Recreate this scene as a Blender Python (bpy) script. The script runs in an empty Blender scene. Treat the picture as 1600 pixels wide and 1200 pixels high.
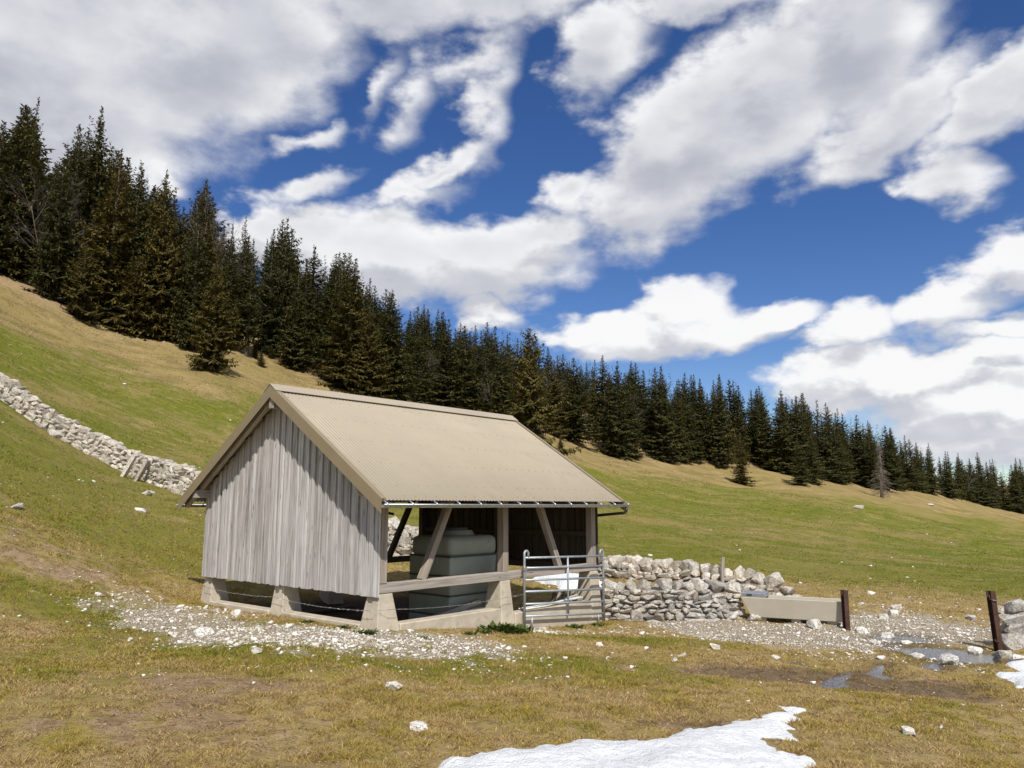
import bpy, bmesh, math, random
import numpy as np
from mathutils import Vector, Matrix, Euler

random.seed(7)
rng = np.random.default_rng(7)
scene = bpy.context.scene
COL = scene.collection

# ------------------------------------------------------------------ camera
F, PITCH, EYE = 1200.0, math.radians(9.0), np.array([0.0, 0.0, 1.9])
cam_data = bpy.data.cameras.new('camera')
cam_data.sensor_width = 36.0
cam_data.lens = 36.0 * F / 1600.0
cam_data.clip_start = 0.05
cam_data.clip_end = 6000.0
cam = bpy.data.objects.new('camera', cam_data)
COL.objects.link(cam)
cam.location = EYE
cam.rotation_euler = (math.pi / 2 + PITCH, 0, 0)
scene.camera = cam

# ------------------------------------------------------------------ light
SUN_EL, SUN_AZ = math.radians(49.0), math.radians(170.0)      # azimuth clockwise from +Y
sun_dir = Vector((math.sin(SUN_AZ) * math.cos(SUN_EL), math.cos(SUN_AZ) * math.cos(SUN_EL), math.sin(SUN_EL)))
sun_data = bpy.data.lights.new('sun', 'SUN')
sun_data.energy = 5.0
sun_data.angle = math.radians(0.53)
sun_data.color = (1.0, 0.955, 0.88)
sun = bpy.data.objects.new('sun', sun_data)
COL.objects.link(sun)
sun.rotation_euler = sun_dir.to_track_quat('Z', 'Y').to_euler()
sun.location = (0, -20, 40)

scene.view_settings.view_transform = 'Standard'
scene.view_settings.look = 'None'
scene.view_settings.exposure = -0.1
scene.view_settings.gamma = 1.0
scene.view_settings.use_curve_mapping = False
scene.cycles.max_bounces = 6
scene.cycles.diffuse_bounces = 3
scene.cycles.transparent_max_bounces = 4


def ray(px, py):
    x = (px - 800) / F
    y = -(py - 600) / F
    return np.array([x, math.cos(PITCH) - math.sin(PITCH) * y, math.sin(PITCH) + math.cos(PITCH) * y])


def proj(p):
    d = np.asarray(p, float) - EYE
    fw = math.cos(PITCH) * d[1] + math.sin(PITCH) * d[2]
    up = -math.sin(PITCH) * d[1] + math.cos(PITCH) * d[2]
    return 800 + F * d[0] / fw, 600 - F * up / fw


def azel(px, py):
    r = ray(px, py)
    return math.degrees(math.atan2(r[0], r[1])), math.degrees(math.asin(r[2] / np.linalg.norm(r)))


# ------------------------------------------------------------------ node helpers
class NT:
    def __init__(self, tree):
        self.t = tree

    def n(self, typ, **kw):
        nd = self.t.nodes.new(typ)
        for k, v in kw.items():
            setattr(nd, k, v)
        return nd

    def link(self, a, b):
        self.t.links.new(a, b)

    def put(self, sock, v):
        if isinstance(v, bpy.types.NodeSocket):
            self.link(v, sock)
        else:
            if sock.type == 'RGBA' and len(v) == 3:
                v = (*v, 1)
            sock.default_value = v

    def math(self, op, a, b=None, c=None, clamp=False):
        nd = self.n('ShaderNodeMath', operation=op, use_clamp=clamp)
        self.put(nd.inputs[0], a)
        if b is not None:
            self.put(nd.inputs[1], b)
        if c is not None:
            self.put(nd.inputs[2], c)
        return nd.outputs[0]

    def vmath(self, op, a, b=None, out=0):
        nd = self.n('ShaderNodeVectorMath', operation=op)
        self.put(nd.inputs[0], a)
        if b is not None:
            self.put(nd.inputs[1], b)
        return nd.outputs[out]

    def noise(self, vec, scale, detail=4, rough=0.55, color=False, dist=0.0):
        nd = self.n('ShaderNodeTexNoise')
        nd.inputs['Scale'].default_value = scale
        nd.inputs['Detail'].default_value = detail
        nd.inputs['Roughness'].default_value = rough
        nd.inputs['Distortion'].default_value = dist
        if vec is not None:
            self.link(vec, nd.inputs['Vector'])
        return nd.outputs['Color' if color else 'Fac']

    def mapr(self, v, a, b, c=0.0, d=1.0, smooth=True):
        nd = self.n('ShaderNodeMapRange', interpolation_type='SMOOTHSTEP' if smooth else 'LINEAR')
        self.put(nd.inputs['Value'], v)
        for k, x in zip(('From Min', 'From Max', 'To Min', 'To Max'), (a, b, c, d)):
            self.put(nd.inputs[k], x)
        return nd.outputs['Result']

    def mix(self, f, a, b, blend='MIX'):
        nd = self.n('ShaderNodeMix', data_type='RGBA', blend_type=blend)
        self.put(nd.inputs[0], f)
        self.put(nd.inputs[6], a)
        self.put(nd.inputs[7], b)
        return nd.outputs[2]

    def mapping(self, vec, loc=(0, 0, 0), rot=(0, 0, 0), scale=(1, 1, 1), typ='POINT'):
        nd = self.n('ShaderNodeMapping', vector_type=typ)
        self.link(vec, nd.inputs['Vector'])
        if typ != 'NORMAL':
            nd.inputs['Location'].default_value = loc
        nd.inputs['Rotation'].default_value = rot
        nd.inputs['Scale'].default_value = scale
        return nd.outputs[0]

    def bump(self, h, strength=0.5, dist=0.02):
        nd = self.n('ShaderNodeBump')
        nd.inputs['Strength'].default_value = strength
        nd.inputs['Distance'].default_value = dist
        self.link(h, nd.inputs['Height'])
        return nd.outputs[0]


def material(name):
    m = bpy.data.materials.new(name)
    m.use_nodes = True
    t = NT(m.node_tree)
    b = m.node_tree.nodes['Principled BSDF']
    return m, t, b


def setp(t, b, color=None, rough=None, metal=None, normal=None, spec=None):
    if color is not None:
        t.put(b.inputs['Base Color'], color)
    if rough is not None:
        t.put(b.inputs['Roughness'], rough)
    if metal is not None:
        t.put(b.inputs['Metallic'], metal)
    if normal is not None:
        t.put(b.inputs['Normal'], normal)
    if spec is not None:
        b.inputs['Specular IOR Level'].default_value = spec


# ------------------------------------------------------------------ world: Nishita sky with cloud layer
def ell(px, py, rx, ry, ang=0.0, amp=1.0):
    """a cloud mass by its centre direction; radii in degrees (1 photo px is about 0.045 deg), tilt counter-clockwise"""
    a, e = azel(px, py)
    return a, e, rx, ry, ang, amp


CLOUDS = [
    ell(20, 60, 16, 11, 0, 1.35), ell(330, 60, 14, 7.0, 28, 1.25), ell(100, 200, 9.5, 6, 30, 1.15), ell(600, -30, 11, 3.6, 6, 1.0),
    ell(800, -40, 10, 3.6, 0, 1.0), ell(470, 370, 5.6, 2.9, 6, 1.3), ell(600, 405, 8.6, 4.0, -3, 1.4), ell(770, 410, 8.2, 3.6, 4, 1.3), ell(870, 385, 4.5, 2.0, 20, .95),
    ell(500, 285, 3.4, 1.3, 24, .62), ell(480, 215, 2.8, .8, 22, .5), ell(700, 262, 5.2, 1.2, 32, .66), ell(770, 170, 3.6, 1.6, 75, .48), ell(590, 140, 2.6, .9, 60, .34), ell(640, 310, 5.0, 1.2, 10, .62),
    ell(940, 75, 5.2, 3.2, 30, 1.0), ell(1080, 220, 11.5, 5.2, 32, 1.3), ell(1200, 150, 9.0, 5.6, 30, 1.3), ell(1340, 50, 8.0, 5.4, 55, 1.2), ell(1010, 320, 5.6, 2.6, 20, 1.0), ell(900, 300, 2.8, 2.0, 30, .8),
    ell(1380, 190, 7.0, 2.6, 25, 1.0), ell(1540, 160, 6.5, 2.6, 30, 1.0), ell(1470, 290, 3.4, 2.1, -20, .95), ell(1100, -20, 8, 2.4, 0, .9),
    ell(960, 515, 6.0, 2.6, 12, 1.3), ell(1065, 475, 3.8, 2.6, 0, 1.35), ell(1080, 510, 7.0, 2.4, 0, 1.3), ell(1190, 488, 4.2, 1.4, 4, 1.05), ell(890, 530, 3, 1.4, 0, .9), ell(770, 495, 3.4, 1.0, -5, .7),
    ell(1330, 515, 4.2, 2.2, 12, 1.1), ell(1400, 590, 8.0, 2.2, 0, 1.3), ell(1550, 640, 8, 3.2, 0, 1.35), ell(1500, 450, 4.5, 1.5, 20, .9), ell(1620, 400, 3.4, 2.2, 0, 1.0), ell(1290, 580, 3.0, 1.8, 0, 1.05), ell(1540, 560, 6, 1.5, 0, 1.1),
    ell(1560, 515, 5.0, 1.1, 0, .75), ell(275, 295, 2.6, 1.2, 0, .7), ell(1470, 480, 5, 1.8, 10, .9), ell(1560, 690, 8, 2.2, 0, 1.2), ell(650, 150, 3.2, 1.6, 60, .3), ell(740, 90, 4, 1.6, 20, .4),
]


def build_world():
    w = bpy.data.worlds.new('World')
    scene.world = w
    w.use_nodes = True
    nt = w.node_tree
    nt.nodes.clear()
    g = bpy.data.node_groups.new('cloud_field', 'ShaderNodeTree')
    g.interface.new_socket('Dir', in_out='INPUT', socket_type='NodeSocketVector')
    g.interface.new_socket('Field', in_out='OUTPUT', socket_type='NodeSocketFloat')
    g.interface.new_socket('Mass', in_out='OUTPUT', socket_type='NodeSocketFloat')
    t = NT(g)
    gi, go = t.n('NodeGroupInput'), t.n('NodeGroupOutput')
    d = t.vmath('NORMALIZE', gi.outputs[0])
    sep = t.n('ShaderNodeSeparateXYZ')
    t.link(d, sep.inputs[0])
    az = t.math('DEGREES', t.math('ARCTAN2', sep.outputs[0], sep.outputs[1]))
    el = t.math('DEGREES', t.math('ARCSINE', sep.outputs[2]))
    comb = t.n('ShaderNodeCombineXYZ')
    t.link(az, comb.inputs[0])
    t.link(el, comb.inputs[1])
    flat = t.mapping(d, scale=(1, 1, 1.7))
    warp = t.vmath('SUBTRACT', t.noise(flat, 7.0, 3, 0.5, color=True), (0.5, 0.5, 0.5))
    warp2 = t.vmath('SUBTRACT', t.noise(flat, 26.0, 3, 0.55, color=True), (0.5, 0.5, 0.5))
    p = t.vmath('ADD', comb.outputs[0], t.vmath('MULTIPLY', warp, (7.0, 5.0, 0)))
    p = t.vmath('ADD', p, t.vmath('MULTIPLY', warp2, (2.6, 2.2, 0)))
    cur = None
    for (a, e, rx, ry, ang, amp) in CLOUDS:
        q = t.mapping(p, loc=(a, e, 0), rot=(0, 0, math.radians(ang)), scale=(rx, ry, 1e3), typ='TEXTURE')
        v = t.math('MULTIPLY_ADD', t.vmath('LENGTH', q, out=1), -amp, amp)
        cur = v if cur is None else t.math('SMOOTH_MAX', cur, v, 0.12)
    cur = t.math('MAXIMUM', cur, -0.9)
    # the same kind of broken cloud goes on all round
    away = t.mapr(t.vmath('LENGTH', t.mapping(comb.outputs[0], loc=(0, 10, 0), scale=(44, 34, 1e3), typ='TEXTURE'), out=1), 0.98, 1.25)
    broad = t.math('MULTIPLY_ADD', t.noise(flat, 3.1, 2, 0.5), 5.0, -2.35)
    mass = t.n('ShaderNodeMix', data_type='FLOAT')
    t.put(mass.inputs[0], away)
    t.put(mass.inputs[2], cur)
    t.put(mass.inputs[3], broad)
    mass = mass.outputs[0]
    fb = t.noise(flat, 13.0, 8, 0.58)
    field = t.math('MULTIPLY_ADD', t.math('SUBTRACT', fb, 0.5), 1.05, mass)
    t.link(field, go.inputs[0])
    t.link(mass, go.inputs[1])

    t = NT(nt)
    tc = t.n('ShaderNodeTexCoord')
    d = tc.outputs['Generated']
    sky = t.n('ShaderNodeTexSky', sky_type='NISHITA')
    sky.sun_disc = False
    sky.sun_elevation = SUN_EL
    sky.sun_rotation = SUN_AZ
    sky.altitude = 1200
    sky.air_density = 1.0
    sky.dust_density = 0.15
    sky.ozone_density = 2.0
    hs = t.n('ShaderNodeHueSaturation')
    hs.inputs['Saturation'].default_value = 1.27
    hs.inputs['Hue'].default_value = 0.513
    hs.inputs['Value'].default_value = 1.12
    t.link(sky.outputs[0], hs.inputs['Color'])

    def cloud(off):
        nd = t.n('ShaderNodeGroup')
        nd.node_tree = g
        t.link(t.vmath('ADD', d, off) if off else d, nd.inputs[0])
        return nd.outputs
    c0 = cloud(None)
    c1 = cloud((0.012, 0, 0.035))          # a little higher and towards the sun side
    alpha = t.mapr(c0[0], -0.16, 0.44)
    # relief: less cloud above = lit top, more cloud above = shaded base
    relief = t.mapr(t.math('SUBTRACT', c1[0], c0[0]), -0.35, 0.42)
    sep = t.n('ShaderNodeSeparateXYZ')
    t.link(d, sep.inputs[0])
    high = t.mapr(sep.outputs[2], 0.24, 0.42)                     # higher clouds show their grey undersides
    thick = t.mapr(c0[1], 0.15, 0.95)
    dark = t.math('MULTIPLY', relief, t.math('MULTIPLY_ADD', high, -0.1, 0.85))
    dark = t.math('ADD', dark, t.math('MULTIPLY', t.math('MULTIPLY', thick, high), 0.62))
    soft = t.noise(t.mapping(d, scale=(1, 1, 1.8)), 11.0, 4, 0.5)
    dark = t.math('MULTIPLY', dark, t.mapr(soft, 0.25, 0.70, 0.45, 1.05))
    dark = t.math('SUBTRACT', 1.0, t.math('POWER', 2.718, t.math('MULTIPLY', dark, -1.25)))
    K = 10.0                                                       # background strength is 0.1
    ccol = t.mix(dark, (1.02 * K, 1.02 * K, 1.03 * K), (0.38 * K, 0.41 * K, 0.50 * K))
    col = t.mix(alpha, hs.outputs[0], ccol)
    bg = t.n('ShaderNodeBackground')
    bg.inputs['Strength'].default_value = 0.1
    t.link(col, bg.inputs['Color'])
    out = t.n('ShaderNodeOutputWorld')
    t.link(bg.outputs[0], out.inputs['Surface'])
    w.cycles.sampling_method = 'MANUAL'
    w.cycles.sample_map_resolution = 512


build_world()

# ------------------------------------------------------------------ numpy noise
_perm = np.random.default_rng(11).permutation(4096)
_vals = np.random.default_rng(12).random(4096)


def vnoise(x, y, seed=0):
    xi = np.floor(x).astype(np.int64)
    yi = np.floor(y).astype(np.int64)
    fx = x - xi
    fy = y - yi
    fx = fx * fx * (3 - 2 * fx)
    fy = fy * fy * (3 - 2 * fy)

    def h(a, b):
        return _vals[_perm[(_perm[(a + seed * 131) & 4095] + b) & 4095]]
    return (h(xi, yi) * (1 - fx) + h(xi + 1, yi) * fx) * (1 - fy) + (h(xi, yi + 1) * (1 - fx) + h(xi + 1, yi + 1) * fx) * fy


def fbm(x, y, scale, octaves=4, seed=0, gain=0.5):
    x = np.asarray(x, float) / scale
    y = np.asarray(y, float) / scale
    s = 0.0
    a = 1.0
    tot = 0.0
    for o in range(octaves):
        s = s + a * vnoise(x + 17.3 * o, y - 9.1 * o, seed + o)
        tot += a
        a *= gain
        x = x * 2.03
        y = y * 2.03
    return s / tot - 0.5


def sstep(a, b, x):
    t = np.clip((x - a) / (b - a), 0, 1)
    return t * t * (3 - 2 * t)


# ------------------------------------------------------------------ terrain function
YAW = math.radians(49.1)
e1 = np.array([math.cos(YAW), math.sin(YAW)])
e2 = np.array([-math.sin(YAW), math.cos(YAW)])
BARN = np.array([-2.072, 12.29])


def bw(u, v):
    return BARN + e1 * u + e2 * v


CTRL = []


def cp(px, py, depth):
    r = ray(px, py)
    k = depth / r[1]
    CTRL.append((r[0] * k, depth, EYE[2] + r[2] * k))


def cz(x, y, z):
    CTRL.append((x, y, z))


# open slope, wall line and edge of the forest
for a in [(0, 450, 74), (100, 492, 77), (200, 527, 80), (330, 577, 72), (420, 565, 98), (560, 615, 95), (700, 645, 112), (830, 675, 115),
          (920, 700, 128), (1050, 723, 135), (1160, 756, 128), (1250, 758, 142), (1290, 752, 160), (1378, 776, 148), (1480, 777, 195), (1590, 803, 230),
          (0, 622, 34), (100, 690, 34), (200, 746, 33), (300, 777, 30), (620, 872, 24), (940, 901, 23.5), (1240, 930, 20.5),
          (0, 520, 55), (150, 590, 56), (420, 640, 66), (1000, 780, 70), (1000, 850, 36), (1200, 830, 52), (1300, 780, 92), (1400, 830, 70), (1590, 835, 105), (1590, 880, 48),
          (0, 410, 92), (60, 400, 110), (200, 440, 125), (390, 472, 128), (560, 560, 132), (700, 600, 150), (830, 628, 160), (1000, 664, 185), (1200, 695, 225), (1400, 738, 260), (1600, 776, 330),
          (0, 720, 22), (0, 830, 15), (150, 830, 19)]:
    cp(*a)
for a in [(0, 0, .3), (-3, 5, .32), (3, 5, .14), (0, 8, .12), (-4.5, 8, .28), (3.5, 9, -.2), (6.5, 8.5, -.42), (-8, 11, .45), (0, 11.2, -.08),
          (0, -12, .4), (-25, -5, 2.0), (25, -5, -.8), (12, 8, -.6), (15, 15, -.7), (12, 24, -.65), (40, 30, -.8), (70, 10, -.6), (-60, 0, 8), (-45, 25, 11), (60, -40, 0), (-60, -60, 6), (0, -80, 1),
          (-120, 40, 34), (-100, 110, 46), (-40, 190, 48), (60, 290, 30), (180, 400, 18), (200, 200, 2), (250, 60, 0), (0, -300, 4), (-300, -100, 40), (-300, 200, 55), (300, -200, 2), (0, 500, 42), (400, 500, 14), (500, 0, 4), (-400, 500, 60)]:
    cz(*a)
for (u, v, z) in [(0, 0, 0), (0, 2.75, .0), (0, 5.5, .02), (3, 0, -.33), (6, 0, -.5), (6, 5.5, -.25), (3, 5.5, -.1), (3, 2.75, -.25), (-1.5, 2.7, .03), (1.5, -1.5, -.15), (4.5, -1.5, -.42)]:
    q = bw(u, v)
    cz(q[0], q[1], z)
cz(4.85, 17.1, -.53)
cz(3.4, 19.6, -.18)
cz(5.0, 19.2, -.30)
cz(2.6, 21.0, -.18)
cz(6.6, 15.8, -.52)
cz(8.2, 13.5, -.52)
cz(7.0, 13.2, -.55)
CTRL = np.array(CTRL)


def _fit():
    # radial spline on a compressed radius so that near detail and far hills fit together
    X = _warp(CTRL[:, 0], CTRL[:, 1])
    n = len(CTRL)
    D = np.linalg.norm(X[:, None] - X[None], axis=2)
    A = np.zeros((n + 3, n + 3))
    A[:n, :n] = _kern(D) + np.eye(n) * 1e-3
    A[:n, n] = 1
    A[:n, n + 1:] = X
    A[n, :n] = 1
    A[n + 1:, :n] = X.T
    b = np.concatenate([CTRL[:, 2], np.zeros(3)])
    return X, np.linalg.solve(A, b)


def _kern(d):
    return d ** 2 * np.log(d + 1e-9) if False else d ** 1.5


def _warp(x, y):
    r = np.hypot(x, y)
    k = 12 * np.log1p(r / 12) / np.maximum(r, 1e-6)
    return np.stack([x * k, y * k], -1)


_X, _W = _fit()


def base_z(x, y):
    x = np.atleast_1d(np.asarray(x, float))
    y = np.atleast_1d(np.asarray(y, float))
    P = _warp(x, y)
    out = np.empty(len(x))
    for i in range(0, len(x), 20000):
        p = P[i:i + 20000]
        D = np.linalg.norm(p[:, None] - _X[None], axis=2)
        out[i:i + 20000] = _kern(D) @ _W[:-3] + _W[-3] + p @ _W[-2:]
    return np.clip(out, -3, 80)


def poly_sd(x, y, poly):
    """signed distance, positive inside"""
    poly = np.asarray(poly, float)
    d = np.full(x.shape, 1e9)
    inside = np.zeros(x.shape, bool)
    n = len(poly)
    for i in range(n):
        a = poly[i]
        b = poly[(i + 1) % n]
        ab = b - a
        tt = np.clip(((x - a[0]) * ab[0] + (y - a[1]) * ab[1]) / (ab @ ab + 1e-12), 0, 1)
        d = np.minimum(d, np.hypot(x - a[0] - tt * ab[0], y - a[1] - tt * ab[1]))
        cond = ((a[1] > y) != (b[1] > y))
        xx = a[0] + (y - a[1]) / (b[1] - a[1] + 1e-12) * ab[0]
        inside ^= cond & (x < xx)
    return np.where(inside, d, -d)


def on_base(px, py, fn=None):
    """where the sight line through a photo point meets the ground"""
    fn = fn or base_z
    r = ray(px, py)
    ks = np.concatenate([np.linspace(3, 40, 400), np.geomspace(40, 600, 500)[1:]]) / r[1]
    pts = EYE[None] + ks[:, None] * r[None]
    dz = pts[:, 2] - fn(pts[:, 0], pts[:, 1])
    hit = np.where(dz < 0)[0]
    if len(hit) == 0:
        return None
    i = hit[0]
    lo, hi = ks[max(i - 1, 0)], ks[i]
    for _ in range(25):
        m = (lo + hi) / 2
        q = EYE + m * r
        if q[2] < fn([q[0]], [q[1]])[0]:
            hi = m
        else:
            lo = m
    return (EYE + hi * r)


def pxpoly(pts):
    return np.array([on_base(*p)[:2] for p in pts])


PUDDLES = [pxpoly([(1372, 1000), (1440, 1004), (1500, 1012), (1548, 1018), (1562, 1030), (1520, 1036), (1455, 1032), (1420, 1019)]),
           pxpoly([(1362, 997), (1392, 990), (1445, 995), (1450, 1001), (1400, 1000)]),
           pxpoly([(1440, 1037), (1475, 1036), (1462, 1043)]), pxpoly([(1350, 1050), (1378, 1040), (1376, 1052), (1398, 1055), (1350, 1060)]),
           pxpoly([(1288, 1062), (1320, 1057), (1316, 1068), (1285, 1068)])]
PUD_Z = []
for P in PUDDLES:
    c = P.mean(0)
    PUD_Z.append(float(base_z([c[0]], [c[1]])[0]) - 0.03)
SNOW_MAIN = [(500, 1215), (620, 1198), (740, 1184), (840, 1167), (900, 1158), (1000, 1160), (1060, 1146), (1090, 1133), (1180, 1130), (1235, 1140), (1238, 1152), (1200, 1162), (1190, 1178), (1240, 1182), (1255, 1215), (1200, 1300), (600, 1300)]
SNOW = [('wide melting snow patch at the bottom edge of the meadow', SNOW_MAIN, .06),
        ('thin snow strip just above the wide snow patch', [(1192, 1133), (1215, 1122), (1240, 1113), (1262, 1115), (1245, 1120), (1222, 1130)], .05),
        ('tiny snow scrap on mud right of the thin snow strip', [(1283, 1117), (1300, 1113), (1303, 1119)], .04),
        ('long snow remnant at the right edge of the picture below the gatepost', [(1560, 1055), (1600, 1050), (1640, 1050), (1640, 1073), (1598, 1072), (1585, 1064)], .07),
        ('small snow remnant touching the rocks below the rusty gatepost', [(1578, 1040), (1600, 1034), (1640, 1034), (1640, 1046), (1596, 1046)], .06),
        ('snow fleck at the right edge low in the meadow', [(1588, 1137), (1610, 1134), (1612, 1142)], .04)]
SNOW = [(l, pxpoly(p), h) for l, p, h in SNOW]
# old snow lying behind the barn, seen under its far gable
SNOW.append(('old snow bank lying behind the barn near the enclosure wall', np.array([[0.6, 22.2], [1.3, 20.4], [2.2, 20.4], [2.5, 21.4], [2.2, 22.6], [1.4, 23.0]]), .16))


def barn_uv(x, y):
    dx, dy = x - BARN[0], y - BARN[1]
    return dx * e1[0] + dy * e1[1], dx * e2[0] + dy * e2[1]


def terrain(x, y):
    x = np.atleast_1d(np.asarray(x, float))
    y = np.atleast_1d(np.asarray(y, float))
    z = base_z(x, y)
    r = np.hypot(x, y)
    u, v = barn_uv(x, y)
    inb = np.minimum(np.minimum(u + .3, 6.3 - u), np.minimum(v + .3, 5.8 - v))
    near = 1 - sstep(25, 60, r)
    calm = 1 - sstep(-.6, .2, inb) * .75
    z = z + near * calm * (fbm(x, y, 2.6, 3, 3) * .22 + fbm(x, y, .7, 3, 5) * .11 + fbm(x, y, .2, 3, 8) * .055)
    z = z + sstep(30, 90, r) * (fbm(x, y, 26, 4, 21) * 3.0 + fbm(x, y, 6, 3, 23) * .7) * sstep(10, 60, y)
    z = z + sstep(20, 40, r) * (1 - sstep(120, 200, r)) * fbm(x, y, 2.6, 3, 27) * .28
    z = z - sstep(.15, .6, inb) * .14
    for P, zw in zip(PUDDLES, PUD_Z):
        lo, hi = P.min(0) - 1.2, P.max(0) + 1.2
        m = (x > lo[0]) & (x < hi[0]) & (y > lo[1]) & (y < hi[1])
        if m.any():
            sd = poly_sd(x[m], y[m], P) + fbm(x[m], y[m], .35, 3, 31) * .16 + .05
            zt = zw + np.clip(-sd * .12, -.03, .08)
            k = sstep(-.7, -.05, sd)
            z[m] = z[m] * (1 - k) + zt * k
    return z


def tz(x, y):
    return float(terrain([x], [y])[0])


def at(px, py):
    q = on_base(px, py, terrain)
    return q


# --- what grows where: green, gravel, bare soil, wet
BLOBS = {'green': [], 'gravel': [], 'soil': [], 'straw': []}


def blob(kind, px, py, rx, ry, amp=1.0):
    q = on_base(px, py)
    BLOBS[kind].append((q[0], q[1], rx, ry, amp))


def gauss(kind, x, y):
    s = np.zeros_like(x)
    for (bx, by, rx, ry, a) in BLOBS[kind]:
        s += a * np.exp(-(((x - bx) / rx) ** 2 + ((y - by) / ry) ** 2))
    return s


for b in [(260, 975, 1.6, .8, .9), (150, 950, 2.0, 1.0, .5), (330, 1015, 1.5, .7, .6), (250, 860, 3, 2.2, .6), (100, 740, 4, 3, .7), (60, 650, 5, 5, .4), (560, 1040, 1.6, .6, .7), (760, 1022, 2.2, .6, .9), (1000, 1003, 1.8, .6, .95), (900, 1050, 1.6, .6, .6), (420, 1010, 1.2, .6, .4),
          (500, 975, .9, .35, .5), (1150, 1000, 1.2, .4, .4)]:
    blob('green', *b)
for b in [(330, 990, 1.3, 1.0, .35), (450, 1000, 1.4, 1.0, .40), (560, 1015, 1.4, .8, .35), (250, 965, 1.5, 1.2, .35), (220, 950, 1.0, 1.44, 0.43), (300, 965, 1.2, 1.62, 0.58), (400, 985, 1.3, 1.39, 0.72), (500, 1000, 1.2, 1.15, 0.72), (600, 1002, 1.2, 1.15, 0.72), (700, 1005, 1.2, 1.15, 0.61), (850, 985, 1.2, 1.04, 0.50), (950, 985, 1.2, 1.04, 0.61), (1060, 975, 1.2, 0.75, 1.08), (1150, 985, 1.2, 1.16, 1.22), (1240, 992, 1.2, 1.16, 1.22), (1320, 1000, 1.0, 1.16, 1.08), (1370, 970, 1.1, 1.84, 0.90), (1450, 985, 1.4, 1.61, 0.81), (1530, 990, 1.3, 1.61, 0.72), (1440, 960, 1.8, 2.30, 0.41), (1540, 955, 1.8, 2.88, 0.36), (1330, 1030, .7, 0.67, 0.45), (1500, 1040, .8, 0.67, 0.36), (720, 1000, .7, 0.93, 0.43), (640, 1025, 1.5, 0.93, 0.29)]:
    blob('gravel', *b)
for b in [(420, 1070, .9, .35, .9), (300, 1060, .8, .4, .7), (240, 1120, .9, .5, .7), (480, 1095, .9, .3, .8), (120, 1110, .8, .5, .7), (330, 1150, .9, .4, .8), (50, 1010, 1.0, .6, .8), (20, 870, 1.6, 1.6, .8), (1150, 1060, 1.4, .6, 1.0), (1250, 1055, 1.5, .7, 1.0), (1330, 1070, 1.4, .7, 1.1), (1450, 1065, 1.5, .6, 1.0), (1280, 1090, 1.0, .3, .6), (1010, 1085, 1.0, .3, .5), (880, 1110, 1.0, .3, .5), (1100, 1130, 1.0, .3, .8), (1350, 1120, .9, .3, .5), (1500, 1080, 1.2, .4, .7)]:
    blob('soil', *b)


def zones(x, y, z=None):
    x = np.atleast_1d(np.asarray(x, float))
    y = np.atleast_1d(np.asarray(y, float))
    r = np.hypot(x, y)
    u, v = barn_uv(x, y)
    n1 = fbm(x, y, 1.3, 4, 41)
    n2 = fbm(x, y, 5.0, 4, 45)
    n3 = fbm(x, y, .45, 3, 49)
    gr = gauss('green', x, y)
    gv = gauss('gravel', x, y) + (n1 + n3) * 1.0
    so = gauss('soil', x, y) * .75 + n1 * 1.6 + n3 * 1.1
    far = sstep(16, 34, r)
    # open slopes: green belts low down, straw towards the forest edge and on the left shoulder
    nb = fbm(x, y, 16, 4, 61)
    treeline = np.interp(np.degrees(np.arctan2(x, y)), TL_AZ, TL_R)
    q = r / treeline
    slope_green = (1 - sstep(.60, .86, q + nb * .35)) * .85 + nb * .9 + n2 * .55
    straw_band = np.exp(-((r - 24) / 5.0) ** 2) * sstep(2, 8, x) * .7
    slope_green = slope_green - straw_band
    near_green = gr + n2 * .45 + n1 * .45 + .10
    green = near_green * (1 - far) + slope_green * far
    left = sstep(-2, -7, x) * (1 - far)
    green = green + left * (.16 + n2 * .3)
    green = np.clip(green, 0, 1)
    gravel = sstep(.05, 1.35, gv) * (1 - sstep(30, 45, r))
    soil = sstep(.25, 1.15, so) * (1 - far)
    soil = np.maximum(soil, sstep(.95, 1.08, q) * .8)           # litter under the trees
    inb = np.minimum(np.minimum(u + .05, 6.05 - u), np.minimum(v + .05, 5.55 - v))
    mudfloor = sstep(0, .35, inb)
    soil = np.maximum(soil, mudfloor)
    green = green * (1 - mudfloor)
    gravel = gravel * (1 - mudfloor * .8)
    wet = np.zeros_like(x)
    for P in PUDDLES:
        lo, hi = P.min(0) - 2.5, P.max(0) + 2.5
        m = (x > lo[0]) & (x < hi[0]) & (y > lo[1]) & (y < hi[1])
        if m.any():
            sd = poly_sd(x[m], y[m], P)
            wet[m] = np.maximum(wet[m], sstep(-.45, .05, sd + n1[m] * .6))
    wet = np.maximum(wet * .7, sstep(.3, .9, soil) * .62 * sstep(.12, .3, x / np.maximum(y, 1)) * (r < 16))
    wet = np.maximum(wet, mudfloor)  # dark manure floor, darkened further to paint in the shade under the roof
    return green, gravel, soil, wet


_tl = [(-60, 470, 60), (0, 450, 74), (100, 492, 77), (200, 527, 80), (330, 560, 86), (420, 565, 98), (560, 615, 95), (700, 645, 112), (830, 675, 115),
       (920, 700, 128), (1050, 723, 135), (1160, 735, 148), (1250, 750, 150), (1290, 752, 160), (1378, 762, 165), (1480, 777, 195), (1590, 803, 230), (1700, 810, 260)]
TL_AZ, TL_R = [], []
for (a, b, dpt) in _tl:
    rr = ray(a, b)
    TL_AZ.append(math.degrees(math.atan2(rr[0], rr[1])))
    TL_R.append(math.hypot(rr[0] / rr[1] * dpt, dpt))

# ------------------------------------------------------------------ object helpers


def tag(o, label=None, cat=None, group=None, kind=None):
    for k, v in (('label', label), ('category', cat), ('group', group), ('kind', kind)):
        if v:
            o[k] = v
    return o


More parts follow.
